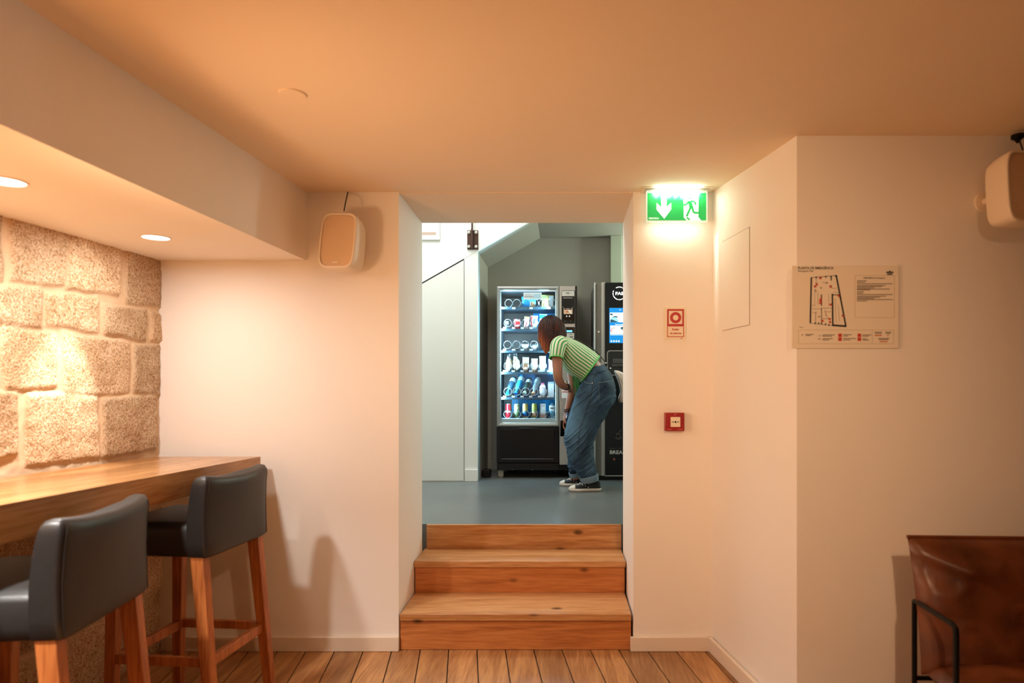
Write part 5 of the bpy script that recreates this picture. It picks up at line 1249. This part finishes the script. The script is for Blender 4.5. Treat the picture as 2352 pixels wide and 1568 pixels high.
for s in (-1, 1):
    body.ell(hl(.086, s * .034, .026), 0.012, 0.022, 0.006, 12, 8, R4)
    body.ell(hl(-.005, s * .076, -.012), 0.022, 0.008, 0.032, 12, 8, R4)
body.tube([hl(-.035, 0, -.03), hl(-.045, 0, -.09), U(1288, 784, 5.0), U(1297, 794, 5.0)], [.056, .052, .054, .060], 20)
bo, _ = remeshed(body, 'body', 0.0046, 3, skin, person)
for s in (-1, 1):
    MB().ell(hl(.081, s * .033, .004), 0.012, 0.013, 0.011, 14, 10, R4).build('eye', mat('eye_white', rgb(226, 220, 214), 0.2), person)

# hair: locks that lie on the skull and then fall
hair_m = bpy.data.materials.new('auburn_hair'); hair_m.use_nodes = True; nt = hair_m.node_tree; b = nt.nodes['Principled BSDF']; N = nt.nodes.new; L = nt.links.new
uvn = N('ShaderNodeUVMap'); sp_ = N('ShaderNodeSeparateXYZ'); L(uvn.outputs[0], sp_.inputs[0])
at = N('ShaderNodeAttribute'); at.attribute_name = 'tone'
dv_ = N('ShaderNodeMath'); dv_.operation = 'MULTIPLY_ADD'; dv_.inputs[1].default_value = 3.6; L(sp_.outputs['Y'], dv_.inputs[0])
tm = N('ShaderNodeMath'); tm.operation = 'MULTIPLY_ADD'; tm.inputs[1].default_value = 0.30; tm.inputs[2].default_value = -0.22; L(at.outputs['Fac'], tm.inputs[0]); L(tm.outputs[0], dv_.inputs[2])
cr = N('ShaderNodeValToRGB'); e_ = cr.color_ramp.elements; e_[0].color = rgb(44, 20, 14); e_[0].position = 0.15; e_[1].color = rgb(176, 94, 52); e_[1].position = 0.95
x_ = e_.new(0.5); x_.color = rgb(100, 44, 26)
L(dv_.outputs[0], cr.inputs[0]); L(cr.outputs[0], b.inputs['Base Color']); b.inputs['Roughness'].default_value = 0.5; b.inputs['Specular IOR Level'].default_value = 0.22
hr = MB(); rn = random.Random(5)
HC = hl(-.004, 0, .008); ra, rb_, rc_ = 0.101, 0.083, 0.121
hr.t = 0.05
hr.ell(HC, ra * 1.0, rb_ * 1.0, rc_ * 1.0, 24, 16, R4)
invR = RH.transposed()
def push(p, k):
    q = invR @ (p - HC); s = math.sqrt((q.x / (ra * k)) ** 2 + (q.y / (rb_ * k)) ** 2 + (q.z / (rc_ * k)) ** 2)
    if s < 1 and s > 1e-6: q = q / s; return HC + RH @ q, True
    return p, False
count = 0
while count < 1300:
    z = rn.uniform(-0.25, 1.0); a = rn.uniform(0, 2 * PI); r = math.sqrt(max(0, 1 - z * z))
    q = Vector((-ra * r * math.cos(a), rb_ * r * math.sin(a), rc_ * z))    # local, -x is the face
    fw = -q.x
    if fw > 0.032: continue
    if fw > 0.012 and z < 0.30: continue
    k = rn.uniform(1.03, 1.10); p = HC + RH @ (q * k); pts = [p]; ln_ = 0
    part = RH @ Vector((0, 0, 1))
    vel = Vector((0, 0, 0))
    for st_ in range(48):
        n_ = (RH @ Vector((q.x / ra ** 2, q.y / rb_ ** 2, q.z / rc_ ** 2))).normalized() if st_ == 0 else n_
        g_ = Vector((0.0, 0.0, -1)) + Vector((q.x * -0.0, 0, 0))
        if st_ < 6: g_ += (RH @ Vector((0.10, q.y / rb_ * 0.5, 0))) * 0.4
        if st_ < 14 and fw > 0.0: g_ += RH @ Vector((0.15, 0, 0))
        vel = (vel * 0.55 + g_.normalized() * 0.45); d = vel.normalized()
        p2 = p + d * 0.0085; p2, hit = push(p2, k); pts.append(p2); ln_ += (p2 - p).length; p = p2
        pxh = VX + p.x * F / p.y; pyh = VY - (p.z - CH) * F / p.y
        lim = 811 - max(0, pxh - 1254) * 0.80 - max(0, 1252 - pxh) * 2.0
        if pyh > lim + rn.uniform(-3, 1) or ln_ > 0.33: break
    if len(pts) < 3: continue
    m_ = len(pts); r0 = rn.uniform(0.0026, 0.0040)
    hr.t = rn.uniform(0.05, 1.0)
    hr.tube(pts, [r0 * (0.6 + 0.5 * math.sin(PI * min(1, 0.15 + i / m_ * 0.85))) * (1 - 0.5 * (i / m_) ** 3) for i in range(m_)], 5)
    count += 1
hr.build('hair', hair_m, person, angle=75)

# knit top with ribs of cream and dashed green
kn = bpy.data.materials.new('green_cream_knit'); kn.use_nodes = True; nt = kn.node_tree; b = nt.nodes['Principled BSDF']; N = nt.nodes.new; L = nt.links.new
uvn = N('ShaderNodeUVMap'); sp_ = N('ShaderNodeSeparateXYZ'); L(uvn.outputs[0], sp_.inputs[0])
def mth(op, a, b_=None, c_=None):
    n = N('ShaderNodeMath'); n.operation = op
    for i, q in enumerate((a, b_, c_)):
        if q is None: continue
        if isinstance(q, (int, float)): n.inputs[i].default_value = q
        else: L(q, n.inputs[i])
    return n.outputs[0]
NP = 34
uf = mth('FRACT', mth('MULTIPLY', sp_.outputs['X'], NP)); vf = mth('FRACT', mth('MULTIPLY_ADD', sp_.outputs['Y'], 78.0, mth('MULTIPLY', mth('FLOOR', mth('MULTIPLY', sp_.outputs['X'], NP)), 0.5)))
stripe = mth('GREATER_THAN', uf, 0.46); dash = mth('GREATER_THAN', vf, 0.40)
mA = N('ShaderNodeMix'); mA.data_type = 'RGBA'; mA.inputs['A'].default_value = rgb(130, 186, 116); mA.inputs['B'].default_value = rgb(28, 124, 62); L(dash, mA.inputs['Factor'])
mB = N('ShaderNodeMix'); mB.data_type = 'RGBA'; mB.inputs['A'].default_value = rgb(214, 206, 176); L(mA.outputs['Result'], mB.inputs['B']); L(stripe, mB.inputs['Factor'])
L(mB.outputs['Result'], b.inputs['Base Color']); b.inputs['Roughness'].default_value = 0.85
hh = mth('MULTIPLY_ADD', mth('SINE', mth('MULTIPLY', sp_.outputs['X'], NP * 2 * PI)), 0.5, mth('MULTIPLY', mth('SINE', mth('MULTIPLY', sp_.outputs['Y'], 62 * 4 * PI)), 0.4))
bp = N('ShaderNodeBump'); bp.inputs['Strength'].default_value = 0.5; bp.inputs['Distance'].default_value = 0.004; L(hh, bp.inputs['Height']); L(bp.outputs['Normal'], b.inputs['Normal'])
trim_g = mat('green_rib', rgb(92, 176, 84), 0.8, var=0.08, scale=60)
sw = MB()
tr_ = limb(sw, [(1286, 779, 5.0, 13, .060), (1291, 786, 5.0, 19.5, .115), (1300, 799, 5.0, 28.5, .165), (1312, 813, 5.0, 35, .172), (1326, 826, 5.0, 38, .168), (1342, 837, 5.0, 37.5, .158), (1356, 847, 5.0, 36, .152)], m=6, n=56, cap=False)
sw.build('sweater', kn, person, angle=80); so_ = bpy.data.objects['sweater']
ts = MB(); ts.tube(tr_[-1], 0.0062, 8, closed=True); ts.build('hem_trim', trim_g, so_)
cs = MB(); cs.tube(tr_[0], 0.005, 8, closed=True); cs.build('collar_trim', trim_g, so_)
# sleeves: their own stripes run down the arm
ks_ = bpy.data.materials.new('green_cream_sleeve'); ks_.use_nodes = True; nt = ks_.node_tree; b = nt.nodes['Principled BSDF']; N = nt.nodes.new; L = nt.links.new
uvn = N('ShaderNodeUVMap'); sp_ = N('ShaderNodeSeparateXYZ'); L(uvn.outputs[0], sp_.inputs[0])
uf = mth('FRACT', mth('MULTIPLY', sp_.outputs['X'], 13)); st_ = mth('GREATER_THAN', uf, 0.55)
mB = N('ShaderNodeMix'); mB.data_type = 'RGBA'; mB.inputs['A'].default_value = rgb(214, 206, 176); mB.inputs['B'].default_value = rgb(64, 146, 78); L(st_, mB.inputs['Factor'])
L(mB.outputs['Result'], b.inputs['Base Color']); b.inputs['Roughness'].default_value = 0.85
hh = mth('MULTIPLY_ADD', mth('SINE', mth('MULTIPLY', sp_.outputs['X'], 13 * 2 * PI)), 0.5, mth('MULTIPLY', mth('SINE', mth('MULTIPLY', sp_.outputs['Y'], 62 * 4 * PI)), 0.3))
bp = N('ShaderNodeBump'); bp.inputs['Strength'].default_value = 0.5; bp.inputs['Distance'].default_value = 0.004; L(hh, bp.inputs['Height']); L(bp.outputs['Normal'], b.inputs['Normal'])
for keys in ([(1296, 784, 4.915, 10, .030), (1289, 786, 4.885, 16, .058), (1282.5, 794, 4.845, 18.5, .074), (1279.5, 808, 4.815, 17.3, .074), (1278, 823, 4.80, 15.8, .068)],
             [(1300, 796, 5.09, 10, .03), (1303, 800, 5.12, 15, .055), (1306, 812, 5.16, 16, .066), (1309, 830, 5.18, 15, .062)]):
    sl_m = MB(); r_ = limb(sl_m, keys, m=5, n=40, cap=False); so2 = sl_m.build('sleeve', ks_, so_, angle=80)
    cu_ = MB(); cu_.tube(r_[-1], 0.0055, 8, closed=True); cu_.build('cuff_trim', trim_g, so_)
ta = MB(); rn = random.Random(9)
for k in range(9):
    x0 = 1316 + k * 1.5; yy = 5.0 + rn.uniform(-.09, .03); l_ = rn.uniform(20, 52)
    q = [U(x0, 862 + k * 0.6, yy), U(x0 + rn.uniform(0, 3), 862 + l_ * 0.4, yy), U(x0 + rn.uniform(0, 4), 862 + l_ * 0.75, yy), U(x0 + 1 + rn.uniform(0, 6), 862 + l_, yy)]
    ta.tube(q, 0.0028, 5)
ta.build('tassels', mat('green_yarn', rgb(46, 136, 70), 0.85), so_)

# jeans
den = bpy.data.materials.new('blue_denim'); den.use_nodes = True; nt = den.node_tree; b = nt.nodes['Principled BSDF']; N = nt.nodes.new; L = nt.links.new
tc = N('ShaderNodeTexCoord'); n1 = N('ShaderNodeTexNoise'); n1.inputs['Scale'].default_value = 9; n1.inputs['Detail'].default_value = 6; n1.inputs['Distortion'].default_value = 0.8; L(tc.outputs['Object'], n1.inputs['Vector'])
n3 = N('ShaderNodeTexNoise'); n3.inputs['Scale'].default_value = 220; n3.inputs['Detail'].default_value = 2; L(tc.outputs['Object'], n3.inputs['Vector'])
# worn, paler patch on the front of thigh and knee
kn_c = U(1312, 975, 4.86) - WLOC['person']
vs_ = N('ShaderNodeVectorMath'); vs_.operation = 'SUBTRACT'; vs_.inputs[1].default_value = kn_c; L(tc.outputs['Object'], vs_.inputs[0])
vm_ = N('ShaderNodeVectorMath'); vm_.operation = 'MULTIPLY'; vm_.inputs[1].default_value = (7.5, 2.0, 3.6); L(vs_.outputs[0], vm_.inputs[0])
vl_ = N('ShaderNodeVectorMath'); vl_.operation = 'LENGTH'; L(vm_.outputs[0], vl_.inputs[0])
wr = mth('MULTIPLY', mth('SUBTRACT', 1.0, mth('MINIMUM', vl_.outputs['Value'], 1.0)), 0.65)
fac = mth('ADD', mth('MULTIPLY_ADD', n1.outputs['Fac'], 0.75, -0.12), mth('ADD', wr, mth('MULTIPLY_ADD', n3.outputs['Fac'], 0.30, -0.15)))
cr = N('ShaderNodeValToRGB'); cr.color_ramp.elements[0].color = rgb(18, 37, 56); cr.color_ramp.elements[1].color = rgb(80, 114, 138); cr.color_ramp.elements[0].position = 0.1; cr.color_ramp.elements[1].position = 0.95
L(fac, cr.inputs[0]); L(cr.outputs[0], b.inputs['Base Color']); b.inputs['Roughness'].default_value = 0.85
jn = MB()
wt = Vector((0.28, 0, -0.96))
limb(jn, [(1361.5, 843, 5.0, 27.5, .145), (1367, 861, 5.0, 34.5, .165), (1373, 884, 5.0, 40, .180), (1371, 905, 5.0, 44, .178), (1367, 918, 5.0, 43, .165)], m=4, n=36, tan0=wt)
limb(jn, [(1372, 895, 4.92, 38, .085), (1368, 908, 4.92, 43, .098), (1357, 935, 4.915, 41.5, .105), (1343, 965, 4.905, 38.5, .105), (1332, 1000, 4.895, 36.5, .105), (1332, 1030, 4.885, 30.5, .098), (1339, 1060, 4.878, 27.5, .092), (1350, 1086, 4.868, 21, .076), (1352.5, 1096, 4.868, 17, .062)], m=4, n=36)
limb(jn, [(1368, 895, 5.08, 36, .085), (1362, 908, 5.085, 40, .095), (1348, 940, 5.09, 37, .10), (1334, 970, 5.095, 34, .10), (1327, 1003, 5.10, 31, .10), (1327, 1035, 5.105, 26, .09), (1323, 1064, 5.11, 20, .08), (1321, 1080, 5.118, 13.5, .066), (1322, 1088, 5.12, 11, .05)], m=4, n=36)
def folds(p, n_):
    pz = p.z; x = p.x
    d = 0.0045 * noise.noise(Vector((x * 7, p.y * 7, pz * 16 + x * 8)))
    dl = noise.noise(Vector((x * 5 + 4, p.y * 5, pz * 24 - x * 22)))
    k_ = math.exp(-((pz - U(0, 1015, 4.9).z) / 0.10) ** 2) + 0.8 * math.exp(-((pz - U(0, 915, 5).z) / 0.08) ** 2) + 0.9 * math.exp(-((pz - U(0, 1085, 4.9).z) / 0.07) ** 2)
    return d + 0.011 * max(0, 1 - abs(dl) * 4.0) * min(1, k_) - 0.003
jo, jb = remeshed(jn, 'jeans', 0.0058, 6, den, person, folds)
dark_st = mat('seam_dark', rgb(16, 26, 38), 0.8); pale_st = mat('seam_pale', rgb(112, 124, 132), 0.8)
def stitched(path, m, name, on=2.2, off=1.6, r=0.0022, lift=0.0015):
    ks = crom([tuple(map(float, p)) for p in path], 24); mb = MB(); acc = 0; cur = []
    for i in range(1, len(ks)):
        acc += math.hypot(ks[i][0] - ks[i - 1][0], ks[i][1] - ks[i - 1][1])
        if (acc % (on + off)) < on:
            q = onto(jb, *ks[i], lift)
            if q is not None: cur.append(q)
        elif cur:
            if len(cur) > 1: mb.tube(cur, r, 5)
            cur = []
    if len(cur) > 1: mb.tube(cur, r, 5)
    if mb.v: mb.build(name, m, jo)
stitched([(1364, 866), (1361, 885), (1358, 905), (1353, 922), (1344, 952), (1335, 978), (1329.5, 1003), (1328.5, 1032), (1334, 1058), (1343, 1090)], dark_st, 'side_seam', 2.6, 1.6, 0.0034)
stitched([(1366, 866), (1363, 885), (1360, 905), (1355, 922), (1346, 952), (1337, 978), (1331.5, 1003), (1330.5, 1032), (1336, 1058), (1345, 1090)], pale_st, 'seam_stitching', 1.6, 2.0, 0.0016)
stitched([(1374, 879), (1390, 877), (1408, 874)], pale_st, 'pocket_stitching', 30, 0.01, 0.0022)
stitched([(1375, 879), (1376, 900), (1377, 920), (1392, 928), (1404, 920)], pale_st, 'pocket_stitching', 2.2, 1.4, 0.0018)
stitched([(1337, 864), (1342, 875), (1350, 880), (1361, 881)], pale_st, 'pocket_edge', 40, 0.01, 0.0024)
stitched([(1338, 866), (1352, 862), (1372, 856), (1393, 850)], dark_st, 'waistband_seam', 60, 0.01, 0.0018)
lp = MB(); q0, q1 = onto(jb, 1362, 848, 0.004), onto(jb, 1368, 861, 0.004)
if q0 is not None and q1 is not None: lp.bar(q0, q1, 0.013, 0.005); lp.build('belt_loop', den, jo)
q0 = onto(jb, 1361, 880, 0.002)
if q0 is not None: MB().ell(q0, 0.006, 0.003, 0.006, 12, 8).build('rivet', M['steel'], jo)
cufm = mat('cuff_denim', rgb(110, 128, 140), 0.85, var=0.15, scale=40, bump=0.1)
for ks in ([(1352, 1092, 4.868, 22.5, .083), (1353.5, 1098, 4.868, 22.0, .082), (1355, 1106, 4.868, 20.5, .077)], [(1320.5, 1083, 5.118, 15.0, .072), (1321.5, 1088, 5.12, 14.8, .071), (1322.5, 1095, 5.12, 13.8, .066)]):
    cf = MB(); rr_ = limb(cf, ks, m=3, n=30, cap=False); ins = [[p * 1 for p in r] for r in rr_[::-1]]
    for r in ins:
        c_ = sum(r, Vector()) / len(r)
        for p in r: p += (c_ - p).normalized() * 0.006
    cf = MB(); cf.loft(rr_ + ins + [rr_[0]], False, False); cf.build('cuff', cufm, jo)

# canvas shoes
canvas = mat('black_canvas', rgb(26, 27, 31), 0.8, var=0.1, scale=80, bump=0.08); rubber = mat('white_rubber', rgb(214, 204, 192), 0.5, var=0.05, scale=30); lace_m = mat('white_lace', rgb(214, 206, 198), 0.7)
def shoe(px_h, px_t, Ys, rot):
    xh, xt = U(px_h, 0, Ys).x, U(px_t, 0, Ys).x; Ln = xh - xt
    T = Matrix.Translation((xh, Ys, ZF + 0.001)) @ Matrix.Rotation(rot, 4, 'Z')
    s = Ln / 0.26
    wid = lambda f: s * (0.031 + 0.013 * math.exp(-((f - 0.68) / 0.2) ** 2) - 0.004 * math.exp(-((f - 0.38) / 0.15) ** 2))
    def outline(g, k=1.0):
        pts = []
        for i in range(21):
            f = i / 20; w_ = wid(f) * math.sqrt(max(0, 1 - (1 - min(1, f / 0.10)) ** 2)) ** 0.9 * math.sqrt(max(0, 1 - max(0, (f - 0.80) / 0.20) ** 2)) + g
            pts.append((-f * Ln, w_ * k))
        return pts
    o_ = outline(0.004); lp_ = [(x, w_) for x, w_ in o_] + [(x, -w_) for x, w_ in o_[::-1]]
    lp_[0] = (0.004, lp_[0][1]); lp_[-1] = (0.004, lp_[-1][1])
    up = MB(); rings = []
    for f, ht in ((0.012, 0.060), (0.03, 0.080), (0.10, 0.088), (0.22, 0.086), (0.34, 0.082), (0.44, 0.080), (0.55, 0.068), (0.66, 0.056), (0.76, 0.046), (0.86, 0.038), (0.94, 0.030), (0.985, 0.022)):
        w_ = wid(f) * (math.sqrt(max(0.02, 1 - (1 - min(1, f / 0.10)) ** 2))) * math.sqrt(max(0.05, 1 - max(0, (f - 0.80) / 0.20) ** 2))
        h_ = ht * s; tp = 0.62 if f < 0.5 else 0.8
        ring = []
        for k in range(24):
            a_ = 2 * PI * k / 24; y = w_ * spow(math.cos(a_), 0.8); z = h_ / 2 + h_ / 2 * spow(math.sin(a_), 0.75)
            y *= 1 - (1 - tp) * max(0, z / h_ - 0.2); ring.append(T @ Vector((-f * Ln, y, z + 0.004)))
        rings.append(ring)
    up.loft(rings); sh = up.build('shoe', canvas, person, angle=70)
    so = MB(); so.add([T @ Vector((x, y, 0.0)) for x, y in lp_] + [T @ Vector((x * 1.0, y, 0.026 * s)) for x, y in lp_], [tuple(range(len(lp_)))[::-1], tuple(range(len(lp_), 2 * len(lp_)))] + [(i, (i + 1) % len(lp_), len(lp_) + (i + 1) % len(lp_), len(lp_) + i) for i in range(len(lp_))])
    so.build('sole', rubber, sh, bevel=0.003)
    li = MB(); li.tube([T @ Vector((x, y + (0.001 if y > 0 else -0.001), 0.008 * s)) for x, y in lp_], 0.0022, 5, closed=True); li.build('sole_line', canvas, sh)
    tc_ = MB(); rings = []
    for f, ht in ((0.80, 0.0455), (0.86, 0.042), (0.92, 0.036), (0.96, 0.030), (0.985, 0.022), (0.998, 0.010)):
        w_ = (wid(f) * math.sqrt(max(0.03, 1 - max(0, (f - 0.80) / 0.20) ** 2)) + 0.003); ring = []
        for k in range(20):
            a_ = 2 * PI * k / 20; ring.append(T @ Vector((-f * Ln - 0.001, w_ * spow(math.cos(a_), 0.85), 0.006 + max(0, ht * s * (0.5 + 0.5 * math.sin(a_)) + 0.002))))
        rings.append(ring)
    tc_.loft(rings); tc_.build('toe_cap', rubber, sh, angle=70)
    lc_ = MB()
    for i in range(5):
        f = 0.50 + 0.055 * i; h_ = (0.077 - 0.0085 * i) * s; w_ = wid(f) * 0.62
        lc_.tube([T @ Vector((-f * Ln, -w_ - 0.006, h_ * 0.74)), T @ Vector((-f * Ln - 0.006, -w_ * 0.5, h_ + 0.004)), T @ Vector((-f * Ln - 0.012, w_ * 0.6, h_ + 0.005)), T @ Vector((-f * Ln - 0.014, w_ + 0.004, h_ * 0.78))], 0.0032, 6)
        lc_.tube([T @ Vector((-f * Ln, -w_ - 0.005, h_ * 0.72)), T @ Vector((-f * Ln - 0.012, -w_ * 0.4, h_ + 0.002)), T @ Vector((-(f + 0.055) * Ln, w_ * 0.5, h_))], 0.0026, 6)
    lc_.tube([T @ Vector((-0.49 * Ln, -0.01, 0.083 * s)), T @ Vector((-0.54 * Ln, -0.03, 0.076 * s)), T @ Vector((-0.60 * Ln, -0.036, 0.060 * s)), T @ Vector((-0.56 * Ln, -0.038, 0.054 * s))], 0.003, 6)
    lc_.build('laces', lace_m, sh)
    ey = MB()
    for i in range(5):
        f = 0.49 + 0.055 * i; h_ = (0.077 - 0.0085 * i) * s; w_ = wid(f) * 0.84
        ey.ell(T @ Vector((-f * Ln, -w_ - 0.001, h_ * 0.60)), 0.0035, 0.002, 0.0035, 8, 6)
    ey.ell(T @ Vector((-0.40 * Ln, -wid(0.4) - 0.001, 0.036 * s)), 0.0042, 0.002, 0.0042, 8, 6)
    ey.build('eyelets', M['steel'], sh)
shoe(1380, 1306, 4.868, math.radians(2))
shoe(1350, 1284.5, 5.126, math.radians(-4))

# bracelets and watch
wb = MB(); c_ = U(1302.3, 944, 5.10); wb.tube([c_ + Vector((0.0245 * math.cos(a * PI / 8), 0.025 * math.sin(a * PI / 8), 0.004 * math.cos(a * PI / 8))) for a in range(16)], 0.005, 6, closed=True)
wb.tube([c_ + Vector((0.026 * math.cos(a * PI / 8), 0.026 * math.sin(a * PI / 8), 0.016 + 0.004 * math.cos(a * PI / 8))) for a in range(16)], 0.004, 6, closed=True)
wb.build('bracelets', mat('bracelet_dark', rgb(50, 44, 44), 0.5), person)
wt_ = MB(); c_ = U(1299.5, 887.5, 4.925); ax_ = (U(1301, 889, 4.94) - U(1294, 886, 4.88)).normalized(); Q = ax_.to_track_quat('Z', 'Y').to_matrix().to_4x4()
wt_.lathe(c_, [(0.028, -0.011), (0.030, -0.009), (0.030, 0.009), (0.028, 0.011)], 20, Q); wo_ = wt_.build('wrist_strap', mat('strap_black', rgb(20, 20, 22), 0.5), person)
MB().ell(U(1301.5, 880, 4.905), 0.015, 0.012, 0.005, 14, 8).build('watch_face', mat('watch_pale', rgb(210, 206, 180), 0.25), wo_)

# things she carries
def held(o, label, cat): return tag(o, label, cat)
T = Matrix.Translation(U(1291.5, 984, 5.075)) @ Matrix.Rotation(math.radians(66), 4, 'Z') @ Matrix.Rotation(math.radians(3), 4, 'Y')
ph = MB(); m0 = len(ph.v); ph.rrect(-0.035, 0.035, -0.062, 0.066, 0.009, -0.0042, 0.0042); ph.v = [T @ p for p in ph.v]
po_ = ph.build('phone', blk_g, bevel=0.0012); held(po_, 'black smartphone hanging from the lowered hand', 'phone')
pk = MB(); rings = []
for j in range(9):
    s_ = j / 8; c_ = U(1303.5 - 5 * s_, 947 + 22 * s_, 5.045); r_ = 0.012 * (math.sin(PI * (0.1 + 0.8 * s_))) ** 0.5
    rings.append([c_ + Vector((r_ * math.cos(2 * PI * k / 14), r_ * 0.6 * math.sin(2 * PI * k / 14), 0)) for k in range(14)])
pk.loft(rings); pko = pk.build('snack_packet', pm('packet_blue', 60, 110, 170)); held(pko, 'small blue and white packet in the lowered hand above the phone', 'packet')
MB().tube([sum(rings[k], Vector()) / 14 + Vector((0, -0.006, 0)) for k in (2, 3, 4, 5)], [0.003, 0.006, 0.006, 0.003], 8).build('white_print', white, pko)
bgm = mat('bag_cream', rgb(196, 182, 168), 0.6, var=0.06, scale=20)
bg = empty('shoulder_bag', U(1418, 915, 5.05), 'cream shoulder bag on a black strap against the back of the jeans', 'bag')
pp_ = crom([(1401, 850.), (1414, 852.), (1432, 864.), (1443, 884.), (1442, 905.), (1430, 918.), (1416, 925.), (1411, 917.), (1416, 900.), (1411, 876.), (1401, 850.)], 3)[:-1]
q_ = [U(a, b_, 5.05) for a, b_ in pp_]; cx_m = sum(p.x for p in q_) / len(q_); cz_m = sum(p.z for p in q_) / len(q_)
bgx = MB(); rings = []
for y, k in ((-.050, 0.55), (-.046, 0.82), (-.032, 0.96), (-.01, 1.0), (.03, 1.0), (.055, 0.95), (.07, 0.8), (.075, 0.5)):
    rings.append([Vector((cx_m + (p.x - cx_m) * k + 0.036, p.y + y + 0.03, cz_m + (p.z - cz_m) * k)) for p in q_])
bgx.loft(rings); bgo = bgx.build('bag_body', bgm, bg, angle=70)
MB().tube([U(1408, 858, 5.0) + Vector((0.03, .018, 0)), U(1419, 873, 5.0) + Vector((0.03, .018, 0)), U(1427, 893, 5.0) + Vector((0.03, .018, 0))], 0.0022, 6).build('zip', silver, bgo)
st_b = MB(); pth = crom([(1309, 781.), (1325, 783.5), (1341, 791.), (1358, 803.), (1371, 815.), (1384, 830.), (1394, 842.), (1403, 852.)], 4)
prev = None
for i in range(len(pth) - 1):
    a = U(pth[i][0] + 2.4, pth[i][1] - 3.2, 4.985); b_ = U(pth[i + 1][0] + 2.4, pth[i + 1][1] - 3.2, 4.985); st_b.bar(a, b_, 0.005, 0.022)
st_b.build('strap', mat('strap_black', rgb(20, 20, 22), 0.5), bg)
for px, py in ((1389, 836), (1400, 848)): MB().ell(U(px + 1.8, py - 2, 4.965), 0.008, 0.012, 0.008, 10, 8).build('buckle', M['steel'], bg)
